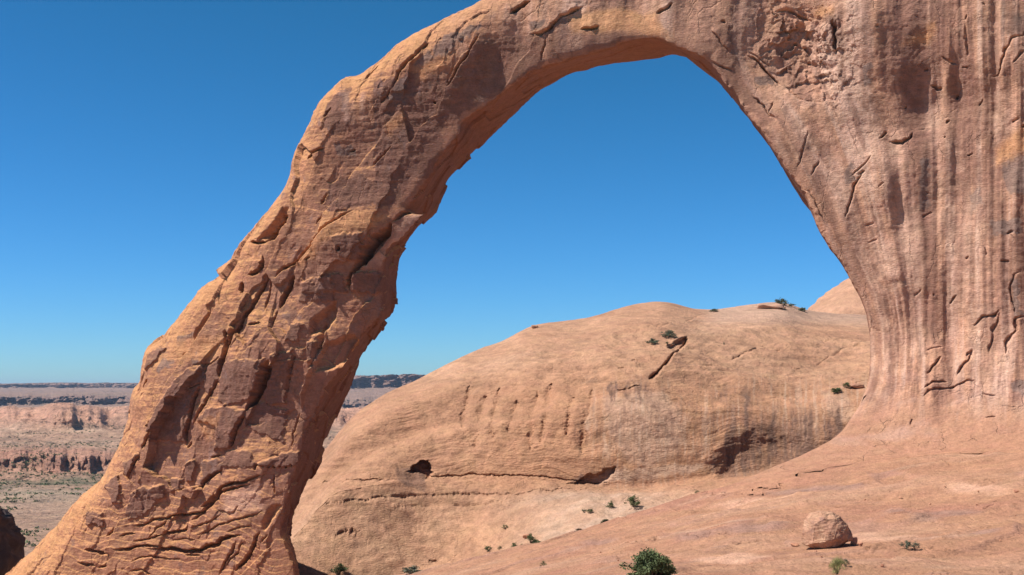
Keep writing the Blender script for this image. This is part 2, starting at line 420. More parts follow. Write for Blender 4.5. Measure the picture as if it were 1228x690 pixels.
def patch(Mp, px, v=1.0, soft=0.25):
    b, sd = M.poly(AP(px), 2.0)
    np.maximum(Mp[b], v*sstep(soft, -soft, sd+w2[b]*0.22+w1[b]*.22), out=Mp[b])
def recess(px, d, soft=0.15, grad=None):
    """sunken polygon; grad=(gx,gz,d0) tilts its floor"""
    b, sd = M.poly(AP(px), 2.0)
    k = sstep(soft, -soft, sd)
    relief[b] -= k*d
# features traced in tiles of the reference: cracks
A_ = (180, 540); 
def ta(pts, **k): crack(tile(*A_, pts), **k)
ta([(0,385),(110,370),(130,355),(230,350),(300,340),(400,240),(430,190),(560,165),(600,150),(680,120)], w=.22, d=.9, hi=.5)
ta([(230,390),(260,380),(310,340),(360,290),(420,225),(540,190),(600,180)], w=.2, d=.7, hi=.3)
ta([(70,480),(100,450),(220,435),(230,400)], w=.2, d=.8, hi=.4)
ta([(230,435),(330,400),(420,350)], w=.12, d=.4, hi=.25)
ta([(0,545),(60,540),(130,538),(210,552),(300,545),(400,515),(420,490),(480,468),(545,460)], w=.32, d=1.3, hi=.5, fall=.8)
ta([(210,570),(300,575)], w=.14, d=.5)
ta([(270,475),(350,440),(400,410),(520,375),(600,355),(660,320)], w=.13, d=.5, hi=.25)
ta([(450,450),(520,420),(600,410)], w=.12, d=.4, hi=.2)
ta([(400,690),(440,620),(490,550),(505,480)], w=.2, d=.7, hi=.3)
ta([(440,640),(520,550),(545,480)], w=.14, d=.5, hi=.2)
ta([(500,670),(560,600),(605,530),(620,480),(640,440)], w=.28, d=1.0, hi=.5)
ta([(640,510),(680,460)], w=.15, d=.4)
ta([(710,120),(715,240)], w=.13, d=.5, hi=.3)
ta([(300,310),(350,280),(380,240)], w=.3, d=.9)
ta([(265,215),(300,200),(310,175),(380,120),(430,105)], w=.25, d=.7, hi=.5)
ta([(345,40),(400,25)], w=.14, d=.5, hi=.3)
ta([(0,490),(60,420),(110,380)], w=.14, d=.5, hi=.2)
ta([(120,495),(200,480),(280,490)], w=.1, d=.3, hi=.2)
ta([(480,350),(520,300)], w=.1, d=.4)
ta([(0,585),(60,590),(130,600),(200,595)], w=.1, d=.3, hi=.2)
ta([(620,80),(615,110)], w=.15, d=.6)
B_ = (0, 540)
def tb(pts, **k): crack(tile(*B_, pts), **k)
tb([(455,550),(500,548),(560,565),(620,575)], w=.25, d=.9, hi=.35)
tb([(420,620),(480,628),(550,632)], w=.22, d=.7, hi=.3)
tb([(555,645),(610,635)], w=.16, d=.6)
tb([(580,475),(620,450),(645,420)], w=.2, d=.7)
tb([(630,540),(730,540),(800,525),(920,530)], w=.2, d=.8, hi=.3)
tb([(740,415),(810,410),(860,380),(920,365)], w=.18, d=.6, hi=.3)
tb([(670,480),(700,465),(760,460)], w=.14, d=.5, hi=.2)
tb([(740,505),(800,495),(840,485),(920,460)], w=.14, d=.5, hi=.2)
tb([(735,620),(800,595),(920,590)], w=.14, d=.5, hi=-.3)
tb([(735,670),(800,660),(860,690)], w=.14, d=.5, hi=-.2)
tb([(670,70),(680,130),(705,160),(770,40),(790,0)], w=.14, d=.6, hi=.3)
tb([(90,600),(105,585)], w=.22, d=.7)
C_ = (130, 390)
def tc_(pts, **k): crack(tile(*C_, pts), **k)
tc_([(740,0),(690,55),(660,130),(640,200),(620,290)], w=.5, d=1.8, hi=-.5)
tc_([(620,290),(590,350),(540,430),(500,490),(470,560)], w=.2, d=.8, hi=-.3)
tc_([(655,30),(650,120)], w=.3, d=1.1)
tc_([(915,190),(880,300),(830,400),(780,480)], w=.6, d=2.2, hi=-.7)
tc_([(780,480),(740,560),(690,680)], w=.2, d=.9, hi=-.4)
tc_([(510,320),(480,400),(450,520),(425,600),(430,660)], w=.26, d=.9, hi=-.5)
tc_([(440,680),(465,640)], w=.18, d=.6)
tc_([(440,350),(510,320)], w=.16, d=.5)
tc_([(260,530),(235,610),(195,690)], w=.25, d=.9, hi=-.5)
tc_([(210,295),(165,360)], w=.22, d=.7)
tc_([(470,225),(560,215),(630,170)], w=.14, d=.35, hi=.3)
D_ = (200, 250)
def td(pts, **k): crack(tile(*D_, pts), **k)
td([(660,0),(630,70),(570,150),(530,180)], w=.65, d=2.0, hi=-.4)
td([(430,185),(490,185),(540,180)], w=.22, d=.9, hi=.6)
td([(520,250),(515,310),(480,350),(430,365)], w=.3, d=1.0, hi=-.5)
td([(400,400),(385,460)], w=.35, d=1.2)
td([(545,355),(500,440),(450,550),(415,600),(400,660),(350,680)], w=.32, d=1.3, hi=-.5)
td([(550,380),(545,480),(530,560)], w=.16, d=.5)
td([(695,370),(650,450),(610,550)], w=.4, d=1.4, hi=-.4)
td([(600,560),(575,650)], w=.18, d=.6)
td([(580,385),(640,330),(700,300),(760,240),(830,170),(910,95)], w=.3, d=1.1, hi=-.6)
td([(450,640),(520,625)], w=.16, d=.6, hi=.3)
td([(770,290),(800,270)], w=.14, d=.4)
E_ = (340, 200)
def te(pts, **k): crack(tile(*E_, pts), **k)
te([(210,210),(250,140)], w=.2, d=.6, hi=-.3)
te([(40,560),(110,480),(180,400),(240,340),(330,280),(400,240)], w=.22, d=.8, hi=-.5)
te([(350,690),(350,620),(380,570),(430,520),(440,450),(490,390),(560,320),(580,300)], w=.5, d=1.4, hi=-.5)
te([(580,300),(640,250),(740,200),(800,165)], w=.25, d=.8, hi=.3)
te([(20,640),(50,600)], w=.3, d=1.0)
te([(180,330),(240,240)], w=.16, d=.4, hi=-.3)
te([(310,470),(330,450)], w=.3, d=.8)
F_ = (330, 60)
def tf(pts, **k): crack(tile(*F_, pts), **k)
tf([(275,380),(310,320)], w=.2, d=.6)
tf([(490,155),(550,75)], w=.18, d=.6)
tf([(650,225),(690,130),(740,80),(830,0)], w=.22, d=.7, hi=.3)
tf([(590,300),(650,220)], w=.16, d=.4)
tf([(170,600),(200,570),(280,540)], w=.2, d=.6, hi=.3)
tf([(530,640),(600,560),(640,520)], w=.18, d=.5, hi=-.4)
tf([(400,570),(440,550)], w=.16, d=.5)
tf([(870,290),(878,278)], w=.2, d=.6)
G_ = (500, 0)
def tg(pts, **k): crack(tile(*G_, pts), **k)
tg([(160,490),(200,435),(240,370),(290,310),(330,240),(360,190)], w=.18, d=.8, hi=-.35)
tg([(0,305),(80,245)], w=.18, d=.6, hi=.2)
tg([(510,80),(560,30),(620,5)], w=.35, d=1.2, hi=.4)
tg([(610,185),(680,185),(740,150),(790,90),(860,60),(920,30)], w=.2, d=.6, hi=.6, fall=2.5)
tg([(680,330),(695,260),(715,200)], w=.12, d=.4)
tg([(90,570),(97,555)], w=.2, d=.6)
H_ = (680, 0)
def th(pts, **k): crack(tile(*H_, pts), **k)
th([(480,65),(540,40),(570,0)], w=.2, d=.8, hi=.3)
th([(70,160),(130,155),(170,135)], w=.18, d=.6, hi=.4)
th([(0,70),(60,40)], w=.18, d=.5, hi=.4)
th([(850,90),(865,108)], w=.16, d=.5)
th([(790,150),(850,230),(890,270)], w=.14, d=.4, hi=.4)
I_ = (850, 0)
def ti(pts, **k): crack(tile(*I_, pts), **k)
ti([(200,270),(260,310),(300,360),(390,440)], w=.2, d=.9, hi=.5)
ti([(390,440),(430,480),(520,540),(590,545)], w=.16, d=.3, hi=-.5)
ti([(230,500),(300,590),(370,660)], w=.16, d=.7, hi=.3)
ti([(320,610),(340,550)], w=.14, d=.5)
ti([(685,80),(690,190),(700,270)], w=.4, d=1.2, hi=-.4)
ti([(340,40),(420,20),(500,60),(560,90)], w=.25, d=.6)
ti([(450,190),(510,220)], w=.25, d=.6, hi=.3)
ti([(520,300),(600,330)], w=.3, d=.6, hi=.3)
ti([(200,250),(330,330)], w=.12, d=.4, hi=.3)
ti([(0,320),(60,350),(130,370)], w=.12, d=.4, hi=.3)
J_ = (1028, 0)
def tj(pts, **k): crack(tile(*J_, pts), **k)
tj([(400,460),(440,485),(470,480)], w=.2, d=.7)
tj([(455,305),(500,335),(540,360)], w=.14, d=.5)
tj([(565,375),(610,380)], w=.14, d=.5)
tj([(725,450),(770,430),(785,360),(810,290),(840,240),(900,230),(925,190)], w=.22, d=.8, hi=-.8, fall=2.5)
tj([(850,375),(920,300)], w=.2, d=.6)
tj([(595,125),(605,95)], w=.14, d=.5)
tj([(590,140),(600,250),(610,330)], w=.3, d=.35, hi=-.3)
tj([(490,670),(510,645)], w=.2, d=.6); tj([(545,520),(545,540)], w=.16, d=.6); tj([(670,590),(695,550)], w=.16, d=.5)
tj([(705,40),(700,45)], w=.2, d=.7); tj([(105,155),(120,153)], w=.16, d=.5); tj([(255,575),(270,560)], w=.16, d=.5); tj([(375,380),(390,380)], w=.16, d=.5)
K_ = (860, 140)
def tk(pts, **k): crack(tile(*K_, pts), **k)
tk([(440,280),(465,190),(480,110),(495,40)], w=.12, d=.5, hi=.2)
tk([(515,310),(560,220)], w=.14, d=.6)
tk([(450,380),(500,400),(540,480),(600,600)], w=.12, d=.3, hi=-.3)
tk([(700,560),(740,450),(760,370),(800,290)], w=.2, d=.8, hi=-.5)
tk([(735,320),(790,270),(860,205)], w=.14, d=.6, hi=-.3)
tk([(890,110),(925,80)], w=.2, d=.6)
L_ = (1028, 140)
def tl(pts, **k): crack(tile(*L_, pts), **k)
tl([(170,125),(250,125),(290,95),(310,55)], w=.25, d=.9, hi=.5)
tl([(125,110),(165,60)], w=.2, d=.6)
tl([(480,105),(492,108)], w=.2, d=.7); tl([(610,205),(632,188)], w=.16, d=.5); tl([(850,50),(890,28)], w=.16, d=.6); tl([(900,75),(925,60)], w=.2, d=.6)
tl([(0,310),(40,290)], w=.2, d=.7)
tl([(110,390),(160,360)], w=.12, d=.3); tl([(350,540),(415,515)], w=.14, d=.4); tl([(820,655),(860,635)], w=.2, d=.6)
tl([(40,600),(100,578)], w=.12, d=.3); tl([(50,690),(120,670)], w=.12, d=.3)
N_ = (1028, 280)
def tn_(pts, **k): crack(tile(*N_, pts), **k)
tn_([(515,390),(545,340)], w=.18, d=.7); tn_([(415,342),(422,340)], w=.2, d=.7)
tn_([(645,520),(690,470),(750,450),(785,420)], w=.18, d=.7, hi=.5)
tn_([(785,430),(740,540),(720,680)], w=.25, d=.4, hi=-.4)
tn_([(805,690),(820,600),(860,530),(865,470),(925,455)], w=.25, d=.9, hi=-.6)
tn_([(865,470),(860,400),(840,300),(870,240),(900,220)], w=.2, d=.6, hi=-.4)
tn_([(600,690),(640,655)], w=.16, d=.6); tn_([(320,350),(355,310)], w=.14, d=.4); tn_([(385,650),(480,635)], w=.14, d=.3, hi=-.2)
tn_([(600,150),(615,130)], w=.16, d=.5); tn_([(790,160),(850,165)], w=.16, d=.5); tn_([(700,80),(715,130)], w=.14, d=.3)
O_ = (1000, 420)
def to_(pts, **k): crack(tile(*O_, pts, 4.05), **k)
to_([(440,195),(480,165),(555,160)], w=.18, d=.7, hi=-.3)
to_([(420,240),(460,205),(570,185),(650,155),(700,155)], w=.16, d=.5, hi=.35)
to_([(590,135),(620,95),(660,50),(680,0)], w=.25, d=.8, hi=-.5)
to_([(455,125),(490,80),(520,40)], w=.2, d=.8)
to_([(365,365),(385,335)], w=.12, d=.4); to_([(720,325),(780,325)], w=.1, d=.3); to_([(715,210),(780,220)], w=.12, d=.3, hi=.2)
to_([(110,280),(160,215)], w=.16, d=.6)
to_([(190,470),(270,468),(350,475)], w=.2, d=.9); to_([(310,500),(370,518)], w=.18, d=.7); to_([(520,535),(560,555)], w=.14, d=.5)
# recessed shaded pockets and the big facets of the left leg
recess(tile(300,390,[(400,0),(370,110),(330,230),(360,250),(430,240),(520,190),(590,110),(560,60),(470,90),(420,100)]), 0.7, .25)
recess(tile(340,200,[(420,540),(410,500),(450,440),(480,395),(575,310),(560,370),(500,450),(440,540)]), 1.3, .2)
recess(tile(200,250,[(660,0),(640,60),(560,160),(490,170),(540,120),(600,40),(620,0)]), 0.8, .3)
recess(tile(180,540,[(660,430),(740,300),(700,310),(680,340),(655,400)]), 0.6, .3)
recess(tile(200,250,[(800,620),(920,530),(920,600),(870,680),(800,690)]), 0.8, .3)
crack(tile(300,390,[(430,0),(400,110),(340,240),(300,350),(280,480)]), w=.3, d=-.6, hi=-.3)      # pale rib
crack(tile(300,390,[(240,250),(250,180),(215,330),(205,430)]), w=.2, d=.4)
crack(tile(300,390,[(275,480),(245,570),(240,690)]), w=.14, d=.5, hi=.3)
# row of little pits near the narrow foot
for k in range(9): crack(tile(180,540,[(620+k*28,82+(k%3)*6),(632+k*28,84+(k%2)*6)]), w=.16, d=.5)
# rubble-like nook where arch joins wall
nb_, nsd = M.poly(AP(tile(850,0,[(320,60),(420,10),(560,70),(700,100),(700,280),(740,420),(660,480),(470,420),(380,330),(330,250)])), 3.0)
nook = M.new(); nook[nb_] = sstep(2.2, -1.5, nsd)
# ---- colour patches
varnish_polys = [
 tile(130,390,[(650,200),(700,190),(900,190),(880,300),(830,400),(690,440),(620,420),(630,300)]),
 tile(130,390,[(440,250),(530,240),(520,330),(480,400),(440,520),(420,640),(240,640),(250,560),(310,420),(370,340)]),
 tile(130,390,[(600,440),(780,470),(720,600),(690,680),(600,690),(620,560),(500,520)]),
 tile(130,390,[(540,220),(630,180),(620,290),(560,380),(530,340)]),
 tile(130,390,[(180,180),(240,110),(290,130),(230,210),(190,250)]),
 tile(0,540,[(545,205),(580,160),(640,130),(660,200),(665,300),(620,295),(590,240)]),
 tile(0,540,[(670,80),(760,30),(750,90),(705,150)]),
 tile(0,540,[(720,240),(800,200),(900,210),(920,250),(820,340),(720,380),(700,350)]),
 tile(0,540,[(450,340),(550,350),(560,420),(460,410)]),
 tile(180,540,[(0,210),(80,200),(80,270),(0,265)]),
 tile(180,540,[(110,160),(190,150),(200,210),(130,240)]),
 tile(180,540,[(200,80),(250,60),(250,170),(210,180)]),
 tile(180,540,[(290,70),(430,30),(440,0),(600,0),(620,100),(450,80),(310,170)]),
 tile(180,540,[(620,80),(780,0),(900,0),(900,80),(700,90)]),
 tile(300,390,[(150,170),(250,140),(220,330),(200,440),(120,450),(80,400),(140,260)]),
 tile(300,390,[(0,440),(90,430),(210,470),(200,640),(0,560)]),
 tile(300,390,[(230,0),(290,0),(270,100),(210,90)]),
 tile(300,390,[(320,90),(385,90),(350,220),(320,200)]),
 tile(340,200,[(100,640),(150,620),(170,660),(240,590),(320,600),(330,690),(100,690)]),
 tile(340,200,[(290,390),(450,350),(400,520),(320,500)]),
 tile(340,200,[(370,600),(480,570),(550,600),(550,690),(370,690)]),
 tile(200,250,[(740,420),(800,390),(920,370),(920,520),(780,500),(720,520)]),
 tile(200,250,[(650,600),(700,550),(730,580),(680,640)]),
 tile(330,60,[(650,230),(740,140),(900,130),(920,700),(700,690),(560,620),(620,420)]),
 tile(330,60,[(290,300),(410,190),(430,430),(330,470),(280,430)]),
 tile(500,0,[(0,560),(200,430),(330,250),(500,200),(700,190),(690,340),(560,420),(330,560),(240,640),(0,690)]),
 tile(500,0,[(700,180),(800,100),(920,110),(920,290),(720,340)]),
 tile(680,0,[(40,200),(140,150),(280,130),(280,220),(200,280),(60,300)]),
 tile(450,100,[(0,0),(400,0),(330,230),(150,600),(0,690)]),
 tile(340,200,[(250,100),(420,40),(620,180),(400,230),(260,250)]),
]
for p in varnish_polys: patch(varn, p, 0.9, .3)
def plate(px, h=.22, soft=.09):
    b, sd = M.poly(AP(px), 2.0); relief[b] += h*sstep(soft, -soft, sd+w2[b]*0.22+w1[b]*.22)
for i_, p in enumerate(varnish_polys[:22]): plate(p, .16+.07*(i_ % 3))
for p in [tile(130,390,[(280,190),(375,195),(340,240),(255,275)]), tile(130,390,[(360,60),(480,30),(440,80),(370,110)]), tile(130,390,[(460,190),(530,200),(480,230)]),
          tile(500,0,[(100,290),(160,200),(300,140),(380,150),(300,210),(230,260),(180,320),(110,320)]), tile(500,0,[(0,340),(60,310),(70,350),(20,370)]), tile(500,0,[(620,130),(690,120),(680,150),(630,160)]),
          tile(330,60,[(330,520),(420,530),(450,590),(340,590)]), tile(330,60,[(520,440),(560,400),(540,460)]), tile(330,60,[(760,80),(860,20),(880,50),(790,100)]), tile(330,60,[(620,280),(700,170),(740,160),(700,290)]),
          tile(0,540,[(800,80),(880,60),(880,90),(830,110)]), tile(1028,0,[(30,340),(70,340),(75,450),(35,470)]), tile(1028,140,[(620,440),(680,380),(690,480),(620,540)]),
          tile(1028,140,[(790,260),(880,210),(920,240),(920,440),(820,420)]), tile(1028,140,[(730,580),(900,560),(900,650),(740,650)]), tile(1028,140,[(345,210),(390,220),(390,480),(350,490)]),
          tile(1028,280,[(840,260),(890,260),(900,440),(860,450)]), tile(1000,420,[(850,160),(925,130),(925,230),(860,200)],4.05), tile(850,0,[(240,400),(340,400),(340,430),(250,430)]),
          tile(860,140,[(700,280),(740,240),(750,360),(700,380)])]:
    patch(grey, p, 0.85, .3)
for p in [tile(1000,420,[(640,250),(720,240),(740,320),(640,330)],4.05), tile(1000,420,[(850,270),(925,250),(925,360),(850,340)],4.05), tile(1028,280,[(460,170),(490,170),(500,310),(550,340),(480,330)]),
          tile(1028,280,[(130,290),(220,290),(210,330),(150,330)]), tile(1028,280,[(60,20),(200,40),(230,250),(110,240)]), tile(850,0,[(390,450),(500,540),(580,545),(580,560),(480,560)]), 
          tile(1028,140,[(480,120),(540,120),(590,290),(520,300)]), tile(860,140,[(300,60),(350,140),(400,260),(340,220)]), tile(300,390,[(430,0),(400,110),(340,250),(300,350),(275,470),(290,350),(330,230),(380,110),(410,0)]),
          tile(340,200,[(640,260),(830,185),(780,260),(680,370),(600,430),(530,540),(430,540),(570,400)]), tile(180,540,[(430,240),(640,180),(650,320),(440,350)])]:
    patch(pale, p, 0.7, .4)
for p in [tile(500,0,[(0,380),(220,300),(180,360),(60,430),(0,460)]), tile(340,200,[(230,280),(420,240),(580,270),(460,350),(300,380),(240,430),(100,560),(60,540)]), tile(130,390,[(360,90),(520,60),(640,60),(640,150),(500,190),(300,190)]),
          tile(1028,0,[(330,180),(430,120),(400,230),(300,240),(250,250)]), tile(1028,140,[(760,170),(920,60),(920,200),(760,260)]), tile(850,0,[(560,20),(690,10),(680,70),(560,70)]),
          tile(130,390,[(500,540),(640,490),(600,600),(560,640)]), tile(330,60,[(600,420),(700,340),(690,400),(620,470)]), tile(680,0,[(0,80),(280,30),(480,70),(560,200),(300,170),(30,180)])]:
    patch(orange, p, 0.9, .4)
# hand placed long streaks down the pillar: (px polyline, half width m, value)
def streak(Mp, px, w, v):
    b, dist, side, par = M.line(AP(px), w*2.5)
    w *= 1.15; n_ = np.clip(0.8+w1[b]*.9, 0, 1)
    np.maximum(Mp[b], v*n_*np.exp(-(dist/w)**2)*np.clip(np.minimum(par, 1-par)*6, 0, 1), out=Mp[b])
streak(varn, [(1108,-10),(1105,40),(1095,90),(1105,140),(1106,200),(1110,300),(1120,380),(1122,450)], 1.0, .8)
streak(varn, [(1112,260),(1118,340),(1122,430)], .8, .6); streak(varn, [(1160,300),(1165,380),(1168,440)], .7, .45)
streak(varn, [(1185,330),(1182,400),(1180,470)], .6, .5); streak(varn, [(1015,170),(1012,220),(1018,270),(1040,330),(1043,440)], .7, .55)
streak(varn, [(950,140),(975,190),(995,250),(1010,310)], .5, .55); streak(varn, [(960,190),(985,240)], .5, .4); streak(varn, [(1140,300),(1135,200),(1145,120)], .5, .35)
streak(varn, [(1070,60),(1062,100),(1068,150)], .7, .4); streak(varn, [(1034,60),(1040,110)], .6, .5); streak(varn, [(1213,-10),(1214,60)], .8, .7); streak(varn, [(1180,-10),(1182,60)], .5, .4)
streak(varn, [(1030,360),(1042,400),(1045,470),(1040,500)], .5, .6); streak(dark, [(998,5),(1000,40),(1004,60)], .5, .6); streak(dark,[(1222,20),(1224,60)],.6,.7)
streak(pale, [(1125,80),(1125,200),(1130,290)], .6, .5); streak(pale, [(1085,220),(1082,300)], .6, .5); streak(pale, [(1150,200),(1155,320),(1150,430)], .7, .4); streak(pale, [(1195,20),(1198,90)], .7, .5)
streak(pale, [(1200,110),(1205,170)], 1.0, .6); streak(pale, [(1095,330),(1098,430)], .7, .5); streak(pale, [(1205,400),(1200,450)], .8, .6); streak(pale, [(985,150),(1000,220),(1015,300),(1030,350)], .35, .6)
streak(pale, [(415,110),(418,150)], .25, .8); streak(pale, [(438,110),(436,150)], .25, .7); streak(pale, [(425,120),(426,155)], .2, .5)
rq = random.Random(21)
def edx(y): return float(np.interp(y, [-100, 0, 60, 100, 150, 215, 258, 300, 355, 403, 460, 540], [860, 850, 848, 866, 905, 950, 973, 992, 1025, 1040, 1040, 1000]))
for k in range(110):
    u = rq.uniform(-.97, 1.15); y0 = rq.uniform(-40, 330); y1 = y0+rq.uniform(60, 260); y1 = min(y1, 500)
    line = [((1110+u*(1110-edx(y)) if u < 0 else 1110+u*110)+rq.uniform(-1.5, 1.5), y) for y in np.linspace(y0, y1, 7)]
    streak(rq.choice([varn, varn, pale]), line, rq.uniform(.06, 1)**2*.6+.06, rq.uniform(.4, 1.0))
M.X, M.Y = MX0, MY0

def wrapc(): pass
def leg_mask(a, z): return sstep(-24, -42, a)     # 1 on the free-standing left limb
def arch_detail(V4, fine):
    a, t, z = V4[:, 0], V4[:, 1], V4[:, 2]; wg = V4[:, 3]
    Wd = arch_world(a, t, z)
    pl = np.stack([a, t, z], 1).astype(F32)
    return a, t, z, wg, Wd, pl
def finish_arch(V4, Q, fine=True):
    a, t, z, wg, Wd, pl = arch_detail(V4, fine)
    Nn = vnormals(Wd, Q)
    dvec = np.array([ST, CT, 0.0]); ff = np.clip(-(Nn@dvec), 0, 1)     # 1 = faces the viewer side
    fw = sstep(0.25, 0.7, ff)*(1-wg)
    vpx = Wd[:, 0]/Wd[:, 1]*FPX+CX; vpy = HY-Wd[:, 2]/Wd[:, 1]*FPX
    ed = np.interp(vpy, [-100, 0, 60, 100, 150, 215, 258, 300, 355, 403, 460, 540], [860, 850, 848, 866, 905, 950, 973, 992, 1025, 1040, 1040, 1000])
    U = np.where(vpx < 1110, (vpx-1110)/np.maximum(1110-ed, 30)*100, vpx-1110)/15.5
    fl = np.stack([U, t*.3, z], 1).astype(F32)
    # rotated frame following the joints of the left limb
    ang = math.radians(58); ca, sa = math.cos(ang), math.sin(ang)
    rl = np.stack([a*ca+z*sa, t, -a*sa+z*ca], 1).astype(F32)
    lm = leg_mask(a, z)
    low = sstep(-6, -12, z)*lm
    edgeK = .25+.75*sstep(0.2, 3.0, _open.sample(_odi, a, z)); disp = fbm(pl, 9, 3, off=2.0)*0.5
    r, pv, bd = cells(rl+fbm(pl, 2, 3, off=4.)[:, None]*0.5, 6.2, (2.0, 1.0, .62), 3.0)
    upk = lerp(1., .45, sstep(8, 15, z)); disp += lm*((r-0.5)*0.5+pv*0.9)*(1-low*.6)*upk
    r2, pv2, bd2 = cells(rl+fbm(pl, 1.5, 2, off=14.)[:, None]*0.4, 1.3, (2.2, 1.0, .7), 13.0)
    disp += lm*((r2-0.5)*0.10+pv2*0.10)*sstep(-.1, .35, fbm(pl, 5, 2, off=88.))
    # flaggy, layered rock low on the limb
    wv = z+fbm(pl, 8, 3, off=5.)*2.4+a*0.06
    ly = (wv/0.9) % 1.0; disp += low*(ly-0.5)*0.07
    # bedding lines
    bed = fbm(pl, 1.2, 4, (6, 3, .55), 7.0, .6)
    disp += bed*0.07*(.4+.6*lm)
    # pillar: flutes and drapes
    pm = 1-lm
    flu = fbm(fl, 2.6, 3, (1, 1, 18), 31., .6); disp += pm*((flu-.9*np.abs(flu))*.30+flu*.24 + fbm(fl, .8, 3, (1, 1, 22), 35., .6)*0.12)*sstep(-4, 2, z)
    disp += pm*fbm(pl, 2.2, 3, (1, 1, 2.2), 37.)*0.12*sstep(-4, 2, z)
    disp += fbm(pl, 2.0, 4, off=9.)*0.045*(1-wg)+ridged(pl, .9, 3, off=4.)*0.03*(1-wg*.5)
    if fine: disp += fbm(pl, .5, 3, off=19.)*0.045
    nk = M.sample(nook, a, z)*fw
    rn, pn, bn = cells(pl+fbm(pl, .8, 2, off=5.)[:, None]*.5, .9, (1.3, 1, .8), 5.)
    disp += nk*((rn-.5)*.3+pn*.3+fbm(pl, .7, 3, off=50.)*.22)
    fsurf = (1-np.clip(np.abs(disp)*0, 0, 1))
    rz = M.sample(relief, a, z); disp = disp*edgeK
    disp = lerp(disp, ground_disp(Wd.astype(F32)), wg)
    # soffit: planar slabs
    sof = sstep(0.1, -0.3, Nn[:, 2])*(1-fw)
    rs, ps, bs = cells(pl, 2.2, (2.5, 1.3, 1.0), 23.); disp += sof*((rs-.5)*.3+ps*.25)*(1-wg)*(.25+.75*lm)
    Pn = Wd+Nn*disp[:, None] - np.outer(rz*fw, dvec)
    # ---------------- colour
    N2 = vnormals(Pn, Q); up = N2[:, 2]
    c = np.tile(np.array([0.49, 0.245, 0.13], F32), (len(a), 1))
    n1 = fbm(pl, 6, 4, off=61., rough=.6)
    c = mixc(c, (0.56, 0.31, 0.18), sstep(0, .6, n1)*.6)
    c = mixc(c, (0.42, 0.20, 0.115), sstep(0, .6, -n1)*.6)
    # limb: clean orange rock on up-facing, weathered brown on steep faces
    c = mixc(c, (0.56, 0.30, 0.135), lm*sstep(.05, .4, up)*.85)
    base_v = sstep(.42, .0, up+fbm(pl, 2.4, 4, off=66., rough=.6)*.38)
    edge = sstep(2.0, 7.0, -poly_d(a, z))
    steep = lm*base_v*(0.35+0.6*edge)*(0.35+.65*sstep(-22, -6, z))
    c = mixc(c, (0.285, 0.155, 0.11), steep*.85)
    # pillar: pinkish buff with streaks
    c = mixc(c, (0.51, 0.295, 0.20), pm*.85)
    s1 = fbm(fl, 1.5, 4, (1, 1, 26), 71., .65)
    s2 = fbm(fl, .5, 3, (1, 1, 30), 77., .6)
    sm = pm*sstep(-4.5, 0, z)*fw
    c = mixc(c, (0.25, 0.135, 0.10), sstep(.06, .36, s1)*.72*sm)
    c = mixc(c, (0.62, 0.43, 0.335), sstep(.05, .38, -s1)*.65*sm)
    c = mixc(c, (0.30, 0.165, 0.125), sstep(-.05, -.45, flu)*.6*sm); c = mixc(c, (0.56, 0.37, 0.28), sstep(.15, .5, flu)*.5*sm)
    c = mixc(c, (0.31, 0.175, 0.13), sstep(.05, .3, s2)*.5*sm)
    sl = sstep(.15, .55, fbm(pl, .8, 4, (1, 1, 6), 79., .6))
    v_ = M.sample(varn, a, z)*fw
    vt = sstep(0.22, 0.5, v_*(1.0+fbm(pl, 1.2, 5, (1, 1, 2.5), 81., .68)*.5))
    c = mixc(c, (0.225, 0.12, 0.085), vt*(.64+.28*lm)*(1-sstep(.45, .8, up)*.7))
    c = mixc(c, (0.25, 0.155, 0.125), lm*sl*.35*fw*v_)
    g_ = M.sample(grey, a, z)*fw
    c = mixc(c, (0.195, 0.14, 0.12), sstep(.25, .55, g_*(1+fbm(pl, 1.2, 4, (1, 1, 2), 85., .6)*.7))*.75)
    c = mixc(c, (0.68, 0.45, 0.33), M.sample(pale, a, z)*fw*.65)
    c = mixc(c, (0.62, 0.33, 0.16), M.sample(orange, a, z)*fw*.8)
    c = mixc(c, (0.12, 0.08, 0.07), M.sample(dark, a, z)*fw)
    # small dark freckle groups of varnish near the skyline
    fr = sstep(.25, .5, fbm(pl, 1.8, 5, (1, 1, 1.4), 91., .65))*lm*sstep(.65, .2, up)
    c = mixc(c, (0.24, 0.165, 0.145), fr*.55)
    # bedding tone
    fn = fbm(pl, .6, 5, (1, 1, .6), 101., .7); c = c*(1+bed*.12+fn*.24)[:, None]
    # soffit shade painted into the rock colour as a dark red-brown
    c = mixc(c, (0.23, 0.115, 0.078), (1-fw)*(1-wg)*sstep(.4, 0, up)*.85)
    # purple-red foot where the wall turns into the slope
    ft = pm*sstep(1.0, -4.0, z)
    c = mixc(c, (0.375, 0.205, 0.13), ft*.9)
    c = mixc(c, (0.50, 0.355, 0.30), pm*sstep(3, 0, z)*sstep(-7, -2, z)*sstep(.0, .5, fbm(pl, 3, 4, (1.6, 1, 1), 95.))*.35)
    c[:, 1] *= 1-.035*lm; c[:, 2] *= 1-.02*lm; c *= (1-.05*lm)[:, None]; gc = ground_color(Wd.astype(F32))
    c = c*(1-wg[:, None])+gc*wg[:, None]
    return Pn, c

_outmap = Map2D(-98, 31, -28, 51, 0.5); _od = poly_sdf(_outmap.X, _outmap.Y, OUTP).astype(F32)
_open = Map2D(-96, 29.5, -27, 49.5, H0); _odi = np.maximum(dF, 0).astype(F32)[:_open.nx, :_open.ny]; _open.nx, _open.ny = _odi.shape
def poly_d(a, z): return _outmap.sample(_od, a, z)

